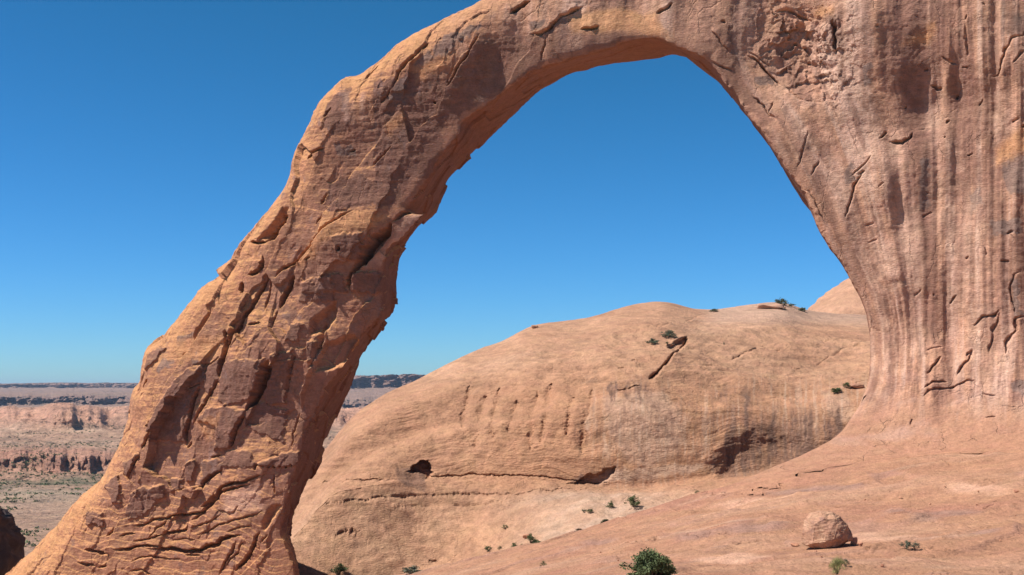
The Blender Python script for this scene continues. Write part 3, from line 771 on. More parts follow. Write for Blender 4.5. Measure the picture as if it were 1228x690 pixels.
Pf, Cf = finish_arch(Vf, Qf); Pc, Cc = finish_arch(Vc, Qc, False)
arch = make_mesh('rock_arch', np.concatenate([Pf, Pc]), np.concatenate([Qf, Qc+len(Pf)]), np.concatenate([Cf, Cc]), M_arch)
tag(arch, 'huge red sandstone arch with dark varnish streaks standing against the blue sky', 'rock arch')

# ------------------------------------------------------------------ ground sheet
nA, nD = 1000, 760
tA = np.linspace(-1.4, 1.4, nA); tA = np.sign(tA)*np.abs(tA/1.4)**1.35*1.4
tA = np.interp(np.linspace(0, 1, nA), [0, .1, .85, 1], [-1.6, -.25, .5, 1.6])
dR = np.concatenate([np.linspace(0.5, 44, 90, endpoint=False), np.linspace(44, 100, 600, endpoint=False), np.linspace(100, 128, 70)])
AA, DD = np.meshgrid(tA, dR, indexing='ij')
X = (AA*(DD+14)).ravel(); Y = DD.ravel()-8*(1-np.clip(DD.ravel()/44, 0, 1))
Zg = zground(X, Y)
pg = np.stack([X, Y, Zg], 1)
dsp = ground_disp(pg.astype(F32))
# traced ledges and the visible cracks on the slope
def pxy(p): return p[:, 0]/p[:, 1]*FPX+CX, HY-p[:, 2]/p[:, 1]*FPX
gpx, gpy = pxy(pg)
fine = fbm(pg.astype(F32), .5, 3, (1.6, 1, 1), 71.)*.03
pl_ = np.stack([gpx*.02, gpy*.05, gpx*0], 1)
# thin sheet ledges running with the slope
led = (pg[:, 2]+pg[:, 0]*-0.16+fbm(pg.astype(F32), 10, 3, (1, 1, 1), 3.)*1.6)*1.1
lf = led-np.floor(led)
dsp += (sstep(0, .82, lf)-sstep(.82, 1, lf))*0.16-0.08
MG = Map2D(330, 1260, 500, 700, 0.5); grel = MG.new(); gv = random.Random(9)
Pgm = np.stack([MG.X.ravel()/14, MG.Y.ravel()/7, np.zeros(MG.X.size)], 1).astype(F32); gq = fbm(Pgm, 1, 4, off=3., rough=.6).reshape(MG.X.shape); X0_, Y0_ = MG.X, MG.Y
MG.X = MG.X+gq*6; MG.Y = MG.Y+gq[::-1]*3
def gcrack(px, w=.8, d=.25, hi=.12):
    b, dist, side, par = MG.line(px, 12); tp = np.clip(np.minimum(par, 1-par)*6+.1, 0, 1)
    grel[b] -= d*np.clip(1.25-dist/(w*tp), 0, 1)*tp; grel[b] += np.where(side > 0, hi*np.exp(-dist/3)*tp, 0)
for l in [[(1047,536),(1066,534),(1087,538)],[(1077,543),(1091,548)],[(1128,551),(1138,557)]]: gcrack(l, 1.2, .6, .2)
for l in [[(1035,665),(1058,655),(1078,648),(1100,644)],[(1180,612),(1200,606),(1222,604)],[(1105,625),(1150,628),(1190,622)],[(740,655),(790,646),(830,640)],[(1170,600),(1200,598),(1228,600)]]: gcrack(l, 1.0, .3, .2)
for k in range(60):
    x = gv.uniform(450, 1240); y = gv.uniform(560, 695); L = gv.uniform(12, 70); sl = -.12+(x-450)/800*.16
    gcrack([(x, y), (x+L/2, y+sl*L/2+gv.uniform(-2, 2)), (x+L, y+sl*L)], gv.uniform(.4, .9), gv.uniform(.06, .25), gv.uniform(.03, .16))
MG.X, MG.Y = X0_, Y0_
okg = ((gpx > 332) & (gpx < 1258) & (gpy > 502) & (gpy < 698) & (pg[:, 1] > 40)).astype(F32)
dsp += MG.sample(grel, gpx, gpy)*okg
Pg = pg.copy(); Pg[:, 2] += dsp+fine
# tuck under the arch's own foot
aa = X*CT-Y*ST; tt = X*ST+Y*CT-CPL
ia = np.clip(((aa-a0)/H0).astype(int), 0, len(ga)-1); it = np.clip(((tt-t0)/H0).astype(int), 0, len(gt)-1); iz = np.clip(((Zg-z0)/H0).astype(int), 0, len(gz)-1)
Fg = Fz[ia, it, iz]; Fg = np.where((aa < a0) | (aa > a1) | (tt < t0) | (tt > t1), 99, Fg)
Pg[:, 2] -= 0.5*sstep(ks+0.3, ks-1.2, Fg)
cg = ground_color(pg.astype(F32))
cg = mixc(cg, (0.38, 0.22, 0.165), sstep(.78, .86, lf)*sstep(1, .9, lf)*.6*np.clip(.5+fbm(pg.astype(F32), 4, 2, off=3.), 0, 1))
def blob(c, cx, cy, rx, ry, colr, w, slant=0.0):
    u = (gpx-cx)/rx; v = (gpy-cy+slant*(gpx-cx))/ry
    k = sstep(1.1, .3, np.sqrt(u*u+v*v)+fbm(pg.astype(F32), 2.2, 4, (2, 1, 1), cx*.1, .65)*.6)*w
    return mixc(c, colr, k)
for cx, cy, rx, ry, s in [(835,646,34,5,.12),(900,637,50,5,.1),(955,588,45,5,.05),(1000,583,50,5,.05),(1110,622,28,7,0),(1075,615,20,4,0),(860,655,18,3,.1),(1140,615,40,5,0),(1180,640,30,4,0),(720,650,30,3,.12)]:
    cg = blob(cg, cx, cy, rx, ry, (0.30, 0.19, 0.155), .6, s)
for cx, cy, rx, ry, s in [(1060,645,60,9,.0),(870,670,50,5,.0),(1170,585,60,8,0),(900,600,60,5,.1)]:
    cg = blob(cg, cx, cy, rx, ry, (0.66, 0.41, 0.29), .6, s)
ground = make_mesh('ground', Pg, grid_quads(nA, len(dR)), cg, M_ground); tag(ground, kind='structure')

# ------------------------------------------------------------------ HILL behind the arch
HPX = np.array([150,250,300,350,380,397,413,423,444,456,477,508,550,579,613,632,646,700,740,760,790,805,830,850,880,925,945,965,1000,1040,1100,1250,1500,1900], float)
HCY = np.array([820,720,650,590,552,533,512,497,484,474,465,452,429,417,405,392,389,383,370,366,362,363,371,371,368,362,363,372,377,378,380,370,350,350], float)
HCD = np.array([150,158,162,166,168,169,170,171,173,174,176,180,184,188,192,194,196,200,204,206,209,209,210,212,214,217,218,220,222,224,226,230,230,230], float)
kx = np.array([150,300,350,400,440,505,560,640,700,760,850,940,1000,1100,1300,1900], float)
wt = np.array([860,690,620,572,548,520,505,488,478,468,476,486,476,460,440,440], float)   # top of steep wall
wb = np.array([880,710,640,586,580,577,574,578,584,584,571,563,549,540,530,530], float)   # wall base
db = np.array([122,132,138,142,144,148,149,147,146,145,146,147,146,146,146,146], float)
bf = np.array([900,800,760,725,716,685,662,632,612,603,589,572,560,550,540,540], float)   # bench front row
cpx = np.concatenate([np.linspace(150, 330, 60, endpoint=False), np.linspace(330, 1070, 740, endpoint=False), np.linspace(1070, 1900, 120)])
yc = np.interp(cpx, HPX, HCY); dc = np.interp(cpx, HPX, HCD)
I = lambda arr: np.interp(cpx, kx, arr)
y_wt = np.maximum(I(wt), yc+8); d_b = I(db); y_wb = np.maximum(I(wb), y_wt+8)
d_wt = d_b+7+0.0*cpx; y_bf = np.maximum(I(bf), y_wb+4); d_bf = d_b-13
zr = lambda y, D: (HY-y)/FPX*D
# profile control points per column  (D, z)
prof = [(100+0*cpx, zr(y_bf, d_bf)-9), (112+0*cpx, zr(y_bf, d_bf)-6.2), (d_bf-7, zr(y_bf+26, d_bf-7)), (d_bf, zr(y_bf, d_bf)), (d_b-1.5, zr(y_wb+1, d_b-1.5)), (d_b, zr(y_wb-3, d_b)),
        (d_b+2.2, zr(lerp(y_wb, y_wt, .4), d_b+2.2)), (d_wt-1, zr(lerp(y_wb, y_wt, .85), d_wt-1)), (d_wt+3, zr(y_wt-2, d_wt+3)), (lerp(d_wt, dc, .35), zr(lerp(y_wt, yc, .58), lerp(d_wt, dc, .35))),
        (lerp(d_wt, dc, .7), zr(lerp(y_wt, yc, .87), lerp(d_wt, dc, .7))), (dc, zr(yc, dc)), (dc+9, zr(yc, dc)-.8), (dc+30, zr(yc, dc)-9), (dc+70, zr(yc, dc)-35)]
PD = np.stack([q[0] for q in prof], 1); PZ = np.stack([q[1] for q in prof], 1)
def smcol(P_, n=12):
    for _ in range(2):
        Pp = np.concatenate([np.repeat(P_[:1], n, 0), P_, np.repeat(P_[-1:], n, 0)]); cs = np.cumsum(np.concatenate([np.zeros((1, P_.shape[1])), Pp]), 0); P_ = (cs[2*n+1:]-cs[:-2*n-1])/(2*n+1)
    return P_
keepc = PZ[:, 11]/PD[:, 11]
PD = smcol(PD); PZ = smcol(PZ)
nseg = [8, 14, 45, 60, 14, 60, 70, 30, 90, 70, 60, 16, 8, 8]
def crom(P_, seg, t):
    n = P_.shape[1]; p0 = P_[:, max(seg-1, 0)]; p1 = P_[:, seg]; p2 = P_[:, seg+1]; p3 = P_[:, min(seg+2, n-1)]
    m1 = (p2-p0)/2; m2 = (p3-p1)/2; mx = 1.3*np.abs(p2-p1)
    m1 = np.clip(m1, -mx, mx); m2 = np.clip(m2, -mx, mx)
    t = t[None, :]; p1, p2, m1, m2 = (q[:, None] for q in (p1, p2, m1, m2))
    return (2*t**3-3*t**2+1)*p1+(t**3-2*t**2+t)*m1+(-2*t**3+3*t**2)*p2+(t**3-t**2)*m2
DH = np.concatenate([crom(PD, s, np.arange(k)/k) for s, k in enumerate(nseg)], 1)
ZH = np.concatenate([crom(PZ, s, np.arange(k)/k) for s, k in enumerate(nseg)], 1)
XH = ((cpx-CX)/FPX)[:, None]*DH
nh = DH.shape[1]
ph = np.stack([XH.ravel(), DH.ravel(), ZH.ravel()], 1); Qh = grid_quads(len(cpx), nh)
Nh = vnormals(ph, Qh)
if Nh[:, 1].mean() > 0: Qh = Qh[:, ::-1]; Nh = -Nh
hx, hy = pxy(ph)
# feature map in view rows/cols of the reference (converted on to the rock face)
MH = Map2D(330, 1080, 330, 700, 0.5)
hrel = MH.new(); hdark = MH.new(); hpale = MH.new(); hgreen = MH.new()
Pq = np.stack([MH.X.ravel()/20, MH.Y.ravel()/20, np.zeros(MH.X.size)], 1).astype(F32)
q1 = fbm(Pq, .7, 4, off=1.1, rough=.6).reshape(MH.X.shape); q2 = fbm(Pq, .15, 3, off=5.1).reshape(MH.X.shape)
MH.X = MH.X+q1*4+q2*1.0; MH.Y = MH.Y+q1[:, ::-1]*3+q2[::-1]*.7
def hcrack(px, w=1.2, d=.8, hi=0, fall=8):
    b, dist, side, par = MH.line(px, 3*w+fall*2)
    tp = np.clip(np.minimum(par, 1-par)*7+.2, 0, 1)
    hrel[b] -= d*np.exp(-(dist/(w*tp))**2)
    if hi: hrel[b] += np.where(np.sign(hi)*side > 0, abs(hi)*np.exp(-dist/fall)*tp, 0)
def hrecess(px, d, soft=1.0):
    b, sd = MH.poly(px, 6); k = sstep(soft, -soft, sd); hrel[b] -= k*d; return b, sd
def hpatch(Mp, px, v, soft=4):
    b, sd = MH.poly(px, 14); np.maximum(Mp[b], v*sstep(soft, -soft, sd+q1[b]*5), out=Mp[b])
t7 = lambda pts: tile(680, 330, pts, 2.555)
t6 = lambda pts: tile(380, 480, pts, 3.287)
t9 = lambda pts: tile(740, 340, pts, 4.093)
# cave
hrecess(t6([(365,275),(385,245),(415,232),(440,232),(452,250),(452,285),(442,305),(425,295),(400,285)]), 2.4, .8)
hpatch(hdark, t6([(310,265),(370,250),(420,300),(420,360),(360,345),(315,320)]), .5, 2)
# alcove
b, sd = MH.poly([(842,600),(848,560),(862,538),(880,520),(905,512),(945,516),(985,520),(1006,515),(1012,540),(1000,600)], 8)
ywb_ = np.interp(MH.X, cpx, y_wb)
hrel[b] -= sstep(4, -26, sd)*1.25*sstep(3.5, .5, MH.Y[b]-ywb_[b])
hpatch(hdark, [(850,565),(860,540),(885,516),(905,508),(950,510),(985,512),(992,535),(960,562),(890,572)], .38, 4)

# low overhang
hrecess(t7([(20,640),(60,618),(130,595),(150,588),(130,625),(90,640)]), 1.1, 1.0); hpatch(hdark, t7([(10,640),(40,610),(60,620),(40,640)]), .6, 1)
hcrack(t7([(0,640),(60,642),(120,635)]), 1, .8, hi=.4)
# slab edge on top
hcrack(t9([(345,275),(330,300),(290,345),(240,395),(200,440),(155,470)]), 1.3, 2.2, hi=-1.0, fall=12)
hrecess(t9([(245,310),(300,285),(340,270),(345,295),(310,320),(260,322)]), 1.6, .8)
hcrack(t9([(240,300),(290,275),(335,262),(345,270)]), .8, -.8)
for c_ in [[(0,520),(60,515),(110,500)],[(0,420),(40,422)],[(80,385),(105,380)],[(590,360),(660,330),(720,295)],[(980,385),(1050,350),(1120,320),(1220,315)],[(850,420),(900,430)],[(790,330),(800,322)],
           [(940,300),(1100,290),(1220,285)],[(340,190),(440,150),(520,140)],[(160,200),(200,215),(260,200)],[(560,370),(620,355)],[(1120,520),(1220,480)]]:
    hcrack(t9(c_), .9, .55, hi=.35, fall=5)
# flutes on the dome flank
for k, x in enumerate([563,583,599,622,645,661,688,711]):
    hcrack([(x,462+(k*37)%23),(x-4,490),(x-9-k%2*4,512+(k*53)%31)], 4.4+(k*29)%3, .55, hi=-.35, fall=13)
hcrack([(385,578),(430,577),(480,578)], 1.0, .5, hi=.5, fall=5); hcrack([(390,602),(460,598),(560,592),(680,590),(780,585)], 1.2, .5, hi=.4, fall=5)
hcrack([(510,572),(560,568),(640,572),(700,578)], 1.2, .5, hi=.5, fall=6)
hcrack([(470,610),(560,604),(640,598)], .9, .3, hi=.2, fall=4); hcrack([(404,641),(412,636),(428,638)], .9, .7, hi=.3); hcrack([(512,671),(524,669)], .9, .7)
# streaks
def hstreak(Mp, x, y0, y1, w, v):
    b, dist, side, par = MH.line([(x, y0), (x+random.uniform(-2, 2), (y0+y1)/2), (x+random.uniform(-2, 2), y1)], w*3)
    np.maximum(Mp[b], v*np.exp(-(dist/w)**2)*np.clip(np.minimum(par*3, (1-par)*8), 0, 1), out=Mp[b])
rs_ = random.Random(3)
for k in range(46):
    x = rs_.uniform(872, 1005); hstreak(hdark, x, rs_.uniform(478, 520), rs_.uniform(545, 575), rs_.uniform(.8, 4.2), rs_.uniform(.5, 1.0))
for k in range(40):
    x = rs_.uniform(700, 1000); hstreak(hpale, x, rs_.uniform(455, 500), rs_.uniform(515, 560), rs_.uniform(.6, 2.2), rs_.uniform(.3, .8))
for k in range(16):
    x = rs_.uniform(722, 780); hstreak(hdark, x, rs_.uniform(452, 458), rs_.uniform(468, 490), rs_.uniform(.8, 2), rs_.uniform(.4, .8))
for k in range(40):
    x = rs_.uniform(690, 870); y = rs_.uniform(455, 500); hstreak(hdark, x, y, y+rs_.uniform(25, 70), rs_.uniform(.6, 2), rs_.uniform(.1, .4))
hstreak(hdark, 894, 455, 545, 3.5, .9); hstreak(hdark, 1004, 478, 535, 3.0, .9); hstreak(hdark, 1008, 500, 530, 3, .8)
hpatch(hpale, t7([(110,370),(300,350),(360,430),(340,540),(250,590),(180,560),(120,470)]), .55, 5); hpatch(hpale, t7([(120,600),(320,580),(420,570),(400,600),(160,630),(60,640)]), .7, 2)
hpatch(hpale, t7([(780,360),(880,380),(860,440),(800,430)]), .5, 3)
MH.X, MH.Y = np.meshgrid(330+np.arange(MH.nx)*.5, 330+np.arange(MH.ny)*.5, indexing='ij')
inm = ((hx > 332) & (hx < 1078) & (hy > 332) & (hy < 698)).astype(F32)
visrow = np.tile(np.arange(nh) < sum(nseg[:12]), len(cpx)).astype(F32)
phf = ph.astype(F32)
hd = fbm(phf, 14, 4, (1, 1, 1), 3.)*1.0 + fbm(phf, 4, 4, (1.2, 1, 1), 13., .6)*.32 + fbm(phf, 1.6, 4, (1.6, 1.6, .8), 17., .6)*.13
# inclined bedding ribs: thin weathered shelves
bz = ph[:, 2]*1.0+ph[:, 0]*0.05+fbm(phf, 18, 3, off=2.)*3
bb = fbm(np.stack([ph[:, 0]*.08, ph[:, 1]*.08, bz*.9], 1), 1, 4, off=6., rough=.65)
benchm = sstep(12, -12, (np.interp(hx, cpx, y_wb)-hy))
hd += bb*.2*(1-.6*benchm)
bb2 = fbm(np.stack([ph[:, 0]*.12+ph[:, 2]*.3, ph[:, 1]*.1, bz*2.2], 1), 1, 3, off=26., rough=.6); hd += bb2*.09
hd *= 0.25+.75*sstep(6, 40, hy-np.interp(hx, cpx, yc))*1.0
rh = MH.sample(hrel, hx, hy)*inm*visrow
Ph = ph+Nh*hd[:, None]; Ph[:, 1] -= rh; Ph[:, 0] -= rh*(ph[:, 0]/ph[:, 1])
ch = np.tile(np.array([0.52, 0.30, 0.18], F32), (len(ph), 1))
m1 = fbm(phf, 16, 5, off=41., rough=.6); m2 = fbm(phf, 5, 5, (1, 1, .7), 45., .65)
ch = mixc(ch, (0.57, 0.35, 0.22), sstep(0, .6, m1)*.7); ch = mixc(ch, (0.45, 0.24, 0.14), sstep(0, .6, -m1)*.6)
ch = ch*(1+fbm(phf, 1.6, 5, (1, 1, 2.5), 47., .7)*.2)[:, None]
ch = mixc(ch, (0.47, 0.25, 0.15), sstep(.1, .6, m2)*.45)
ch = mixc(ch, (0.47, 0.25, 0.14), sstep(430, 480, hy)*sstep(600, 570, hy)*(.5+.3*sstep(550, 650, hx)))
ch = mixc(ch, (0.56, 0.40, 0.29), benchm*sstep(560, 700, hx)*sstep(585, 600, hy)*(.45+.4*sstep(-.3, .4, m2)))
ch = mixc(ch, (0.55, 0.38, 0.28), sstep(396, 380, hy)*sstep(830, 870, hx)*.6)
ch = ch*(1+bb*.22+bb2*.16)[:, None]
dk = MH.sample(hdark, hx, hy)*inm*visrow; pk = MH.sample(hpale, hx, hy)*inm*visrow
ch = mixc(ch, (0.64, 0.47, 0.35), pk*.6)
vs = fbm(np.stack([hx/4.5, hy/60, hx*0], 1), 1, 4, off=4.4, rough=.65); wallm = sstep(440, 475, hy)*(1-benchm)*sstep(690, 740, hx)
ch = mixc(ch, (0.30, 0.18, 0.125), wallm*sstep(.1, .5, vs)*.55); ch = mixc(ch, (0.60, 0.43, 0.31), wallm*sstep(.1, .5, -vs)*.5)
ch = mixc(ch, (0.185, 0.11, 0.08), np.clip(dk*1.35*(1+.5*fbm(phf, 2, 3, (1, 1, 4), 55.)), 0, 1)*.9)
sp = sstep(.42, .6, fbm(phf, 2.2, 4, (1.8, 1, 1), 63., .6))*sstep(330, 470, 900-hy)
ch = mixc(ch, (0.33, 0.20, 0.14), sp*.4)
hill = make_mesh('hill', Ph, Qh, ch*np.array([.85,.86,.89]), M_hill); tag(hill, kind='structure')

# farther pale dome right behind (its own rise)
cx2 = np.linspace(900, 1500, 240); yc2 = np.interp(cx2, [900,940,962,975,990,1010,1040,1100,1250,1500], [420,395,378,364,351,339,325,305,290,300])
rows = np.linspace(0, 1, 90); D2 = 235+rows[None, :]**1.0*45+0*cx2[:, None]
ytop = yc2[:, None]; yb_ = 430
zz = np.where(rows < .8, 0, 0)
s_ = np.clip(rows/.72, 0, 1)[None, :]; prow = yb_+(ytop-yb_)*np.sin(s_*math.pi/2)
Z2_ = (HY-prow)/FPX*D2-np.clip(rows-.72, 0, 1)[None, :]**1*60
p2 = np.stack([((cx2-CX)/FPX)[:, None]*D2, D2, Z2_], -1).reshape(-1, 3)
Q2 = grid_quads(len(cx2), len(rows)); N2_ = vnormals(p2, Q2)
if N2_[:, 1].mean() > 0: Q2 = Q2[:, ::-1]; N2_ = -N2_
p2f = p2.astype(F32); bq = fbm(np.stack([p2[:, 0]*.05, p2[:, 1]*.05, p2[:, 2]*.8], 1), 1, 4, off=3.)
p2n = p2+N2_*(fbm(p2f, 12, 4, off=5.)*.8+bq*.5)[:, None]
c2 = np.tile(np.array([0.58, 0.335, 0.21], F32), (len(p2), 1)); c2 = mixc(c2, (0.50, 0.28, 0.17), sstep(0, .6, fbm(p2f, 8, 4, off=15.))*.6); c2 = c2*(1+bq*.25)[:, None]
d2o = make_mesh('far_hill', p2n, Q2, c2*np.array([.8,.82,.85]), M_hill); tag(d2o, kind='structure')

# ------------------------------------------------------------------ FAR CANYON terrain
fpx = np.concatenate([np.linspace(-700, -20, 120, endpoint=False), np.linspace(-20, 190, 420, endpoint=False), np.linspace(190, 380, 90, endpoint=False), np.linspace(380, 540, 300, endpoint=False), np.linspace(540, 2200, 200)])
# rows: (D, z) left window profile and right window profile
PL = [(110,-45),(250,-58),(430,-65),(560,-66),(760,-69),(960,-71),(1010,-67),(1028,-56),(1075,-53),(1250,-57),(1330,-57),(1350,-55),(1430,-56),(1500,-49),(1570,-37),(1660,-28),(1800,-24),(2100,-30),(2700,-40),(3150,-38),(3230,-34),(3245,-22),(3300,-17),(4200,-8),(5200,2),(5900,12),(5960,30),(6200,36),(7500,34),(12000,20),(30000,-60)]
PR = [(110,-45),(250,-58),(430,-65),(560,-66),(760,-69),(960,-71),(1010,-67),(1028,-56),(1075,-53),(1250,-56),(1330,-54),(1350,-48),(1500,-50),(1560,-44),(1590,-36),(1660,-30),(1800,-28),(2100,-35),(2700,-60),(3150,-50),(3230,-42),(3245,-38),(3300,-36),(3700,-20),(4300,0),(4700,10),(4730,50),(4800,57),(7500,60),(12000,40),(30000,-60)]
segn = [4,6,20,30,24,14,18,10,14,8,8,10,14,26,20,16,12,14,10,8,22,8,16,14,14,22,10,6,4,4]
wR = sstep(220, 380, fpx)
PDf = np.array([a_[0] for a_ in PL])[None, :]*(1-wR[:, None])+np.array([a_[0] for a_ in PR])[None, :]*wR[:, None]
PZf = np.array([a_[1] for a_ in PL])[None, :]*(1-wR[:, None])+np.array([a_[1] for a_ in PR])[None, :]*wR[:, None]
def lin(P_, s, k): t = np.arange(k)/k; return P_[:, s][:, None]*(1-t)+P_[:, s+1][:, None]*t
DF = np.concatenate([lin(PDf, s, k) for s, k in enumerate(segn)], 1); ZF = np.concatenate([lin(PZf, s, k) for s, k in enumerate(segn)], 1)
tf_ = ((fpx-CX)/FPX)[:, None]
XF = tf_*DF; nf = DF.shape[1]
def cliffwob(D, lo, hi): return ((D > lo) & (D < hi)).astype(F32)
flatp = np.stack([XF.ravel(), DF.ravel(), np.zeros(XF.size)], 1)
Dw = DF.ravel().copy(); Xw = XF.ravel().copy(); Zw = ZF.ravel().copy(); D0f = DF.ravel()
c1 = sstep(985, 1030, D0f)*sstep(1250, 1060, D0f); c2_ = sstep(1480, 1600, D0f)*sstep(2000, 1700, D0f); c3 = sstep(3100, 3245, D0f)*sstep(4000, 3400, D0f); c4 = np.where(wR.repeat(nf) < .5, sstep(5600, 5960, D0f)*sstep(9000, 6500, D0f), sstep(4400, 4725, D0f)*sstep(9000, 5500, D0f))
u = Xw/D0f   # azimuth
def n1d(u, s, o): return fbm(np.stack([u*s, u*0+o, u*0+o*1.7], 1), 1, 4, off=o, rough=.6)
def r1d(u, s, o): return np.abs(perlin(np.stack([u*s, u*0+o, u*0+o], 1).astype(F32)))
Dw += c1*(n1d(u, 30, 3.)*45)+c2_*(n1d(u, 18, 7.)*140)+c3*(n1d(u, 40, 11.)*330+r1d(u, 110, 3.3)*-80)+c4*(n1d(u, 30, 13.)*480+r1d(u, 60, 5.3)*-260)
n3f = fbm(np.stack([u*60, Dw*.002, ZF.ravel()*.05], 1), 1, 4, off=3., rough=.6)
Dw += c1*n3f*35+c2_*n3f*25+c3*n3f*220+c4*n3f*300
Xw = u*Dw
Zw = HY*0+Zw
lump = np.clip(.45+n1d(u, 16, 17.)*1.5, 0, 1.2)
Zw += c2_*sstep(1560, 1600, D0f)*(lump*16-9+n1d(u, 60, 19.)*1.2)*(wR.repeat(nf) < .5)
Zw += c1*sstep(1015, 1030, D0f)*n1d(u, 45, 23.)*5 + c3*sstep(3225, 3245, D0f)*(n1d(u, 30, 27.)*7) + c4*n1d(u, 12, 31.)*5
pf = np.stack([Xw, Dw, Zw], 1).astype(F32)
s3 = np.clip(D0f/900, .2, 4)
Zw += fbm(pf, 60, 5, (1, 1, 1), 5., .6)*2.2*np.clip(D0f/600, .5, 3)*(1-.6*np.clip(c4+c3, 0, 1))
# layered benches on the dome band
pf = np.stack([Xw, Dw, Zw], 1)
Qf_ = grid_quads(len(fpx), nf); Nf = vnormals(pf, Qf_)
if Nf[:, 2].mean() < 0: Qf_ = Qf_[:, ::-1]; Nf = -Nf
pff = pf.astype(F32)
cf = np.tile(np.array([0.44, 0.285, 0.195], F32), (len(pf), 1))
k1 = fbm(pff, 70, 5, (1.6, 1, .5), 3., .62); k2 = fbm(pff, 25, 4, (1.6, 1, .4), 8., .62)
cf = mixc(cf, (0.50, 0.35, 0.25), sstep(0, .5, k1)*.8); cf = mixc(cf, (0.42, 0.25, 0.165), sstep(0, .5, -k1)*.6)
zl = fbm(np.stack([pf[:, 0]*.002, pf[:, 1]*.002, pf[:, 2]*.22], 1), 1, 4, off=9., rough=.6)
cf = mixc(cf, (0.56, 0.31, 0.21), c2_*.8); cf = mixc(cf, (0.46, 0.22, 0.15), c1*.6); cf = cf*(1+zl*.35)[:, None]
gcol = (0.15, 0.14, 0.085)
grn = sstep(-.05, .35, k1*.7+k2*.6+.12)*sstep(800, 900, D0f)*sstep(1010, 985, D0f)+sstep(.1, .4, k2)*sstep(1060, 1120, D0f)*sstep(1450, 1330, D0f)*.7
cf = mixc(cf, gcol, np.clip(grn, 0, 1)*.9)
cf = cf*(1+fbm(pff, 9, 5, (1.5, 1, 1), 48., .7)*.3)[:, None]
cf = mixc(cf, (0.20, 0.17, 0.11), sstep(.3, .55, fbm(pff, 14, 4, (1, 1, 1), 28., .6))*sstep(900, 700, D0f)*.5)
cf = mixc(cf, (0.40, 0.33, 0.24), sstep(700, 800, D0f)*sstep(930, 860, D0f)*.5)
far = sstep(2000, 2400, D0f)
cf = mixc(cf, (0.30, 0.20, 0.155), far*.85); cf = mixc(cf, (0.20, 0.17, 0.13), far*sstep(.0, .4, fbm(pff, 160, 5, (2, 1, 1), 38., .65))*.6)
cf = mixc(cf, (0.20, 0.12, 0.10), np.clip(c3*sstep(3200, 3250, D0f)*sstep(3350, 3300, D0f)+c4*sstep(.9, 1, c4), 0, 1)*.5)
canyon = make_mesh('terrain', pf, Qf_, cf, M_far); tag(canyon, kind='structure')

# ------------------------------------------------------------------ dark outcrop low at the left edge
def hull_rock(name, pts, sub, mat, base, seed, amp, scale, tones, bevel=0.0, parent=None):
    bm = bmesh.new()
    for p in pts: bm.verts.new(p)
    r = bmesh.ops.convex_hull(bm, input=bm.verts)
    bmesh.ops.delete(bm, geom=list({g for g in r['geom_interior']+r['geom_unused'] if isinstance(g, bmesh.types.BMVert)}), context='VERTS')
    if bevel: bmesh.ops.bevel(bm, geom=bm.edges[:], offset=bevel, segments=2, affect='EDGES', profile=.6, clamp_overlap=True)
    bmesh.ops.triangulate(bm, faces=bm.faces[:])
    for _ in range(sub):
        bmesh.ops.subdivide_edges(bm, edges=bm.edges[:], cuts=1, use_grid_fill=True)
        if _ < 2:
            bmesh.ops.smooth_vert(bm, verts=bm.verts[:], factor=.35, use_axis_x=True, use_axis_y=True, use_axis_z=True)
    bmesh.ops.triangulate(bm, faces=bm.faces[:])
    bmesh.ops.recalc_face_normals(bm, faces=bm.faces[:])
    bm.normal_update()
    V_ = np.array([v.co[:] for v in bm.verts]); N_ = np.array([v.normal[:] for v in bm.verts]); T_ = np.array([[v.index for v in f.verts] for f in bm.faces])
    bm.free()
    q = V_.astype(F32)
    r_, pv_, bd_ = cells(q, scale*1.5, (1.3, 1.3, .8), seed)
    V2 = V_+N_*(fbm(q, scale*2, 4, off=seed)*amp+((r_-.5)*.5+pv_*.6)*amp+fbm(q, scale*.4, 4, (1.5, 1.5, .5), seed+3, .6)*amp*.45)[:, None]
    k = fbm(q, scale*1.5, 4, (1, 1, .7), seed+9, .6)
    c = np.tile(np.array(tones[0], F32), (len(V2), 1)); c = mixc(c, tones[1], sstep(0, .5, k)); c = mixc(c, tones[2], sstep(.1, .5, -k)*.8)
    o = make_mesh(name, V2, T_, c, mat, True, parent); o.location = base
    return o
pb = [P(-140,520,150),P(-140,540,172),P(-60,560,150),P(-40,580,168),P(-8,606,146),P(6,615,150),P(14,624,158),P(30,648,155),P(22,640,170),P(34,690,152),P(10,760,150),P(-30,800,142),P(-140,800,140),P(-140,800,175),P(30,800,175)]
dark_rock = hull_rock('rock_outcrop', [tuple(p-pb[4]) for p in pb], 4, M_arch, tuple(pb[4]), 3., 1.1, 1.6, [(.06,.045,.045),(.10,.07,.065),(.16,.09,.07)])  # dark varnish tones, lowered further to put the face's shade into the colour
tag(dark_rock, 'dark shaded rock outcrop at the left edge below the arch', 'rock outcrop')

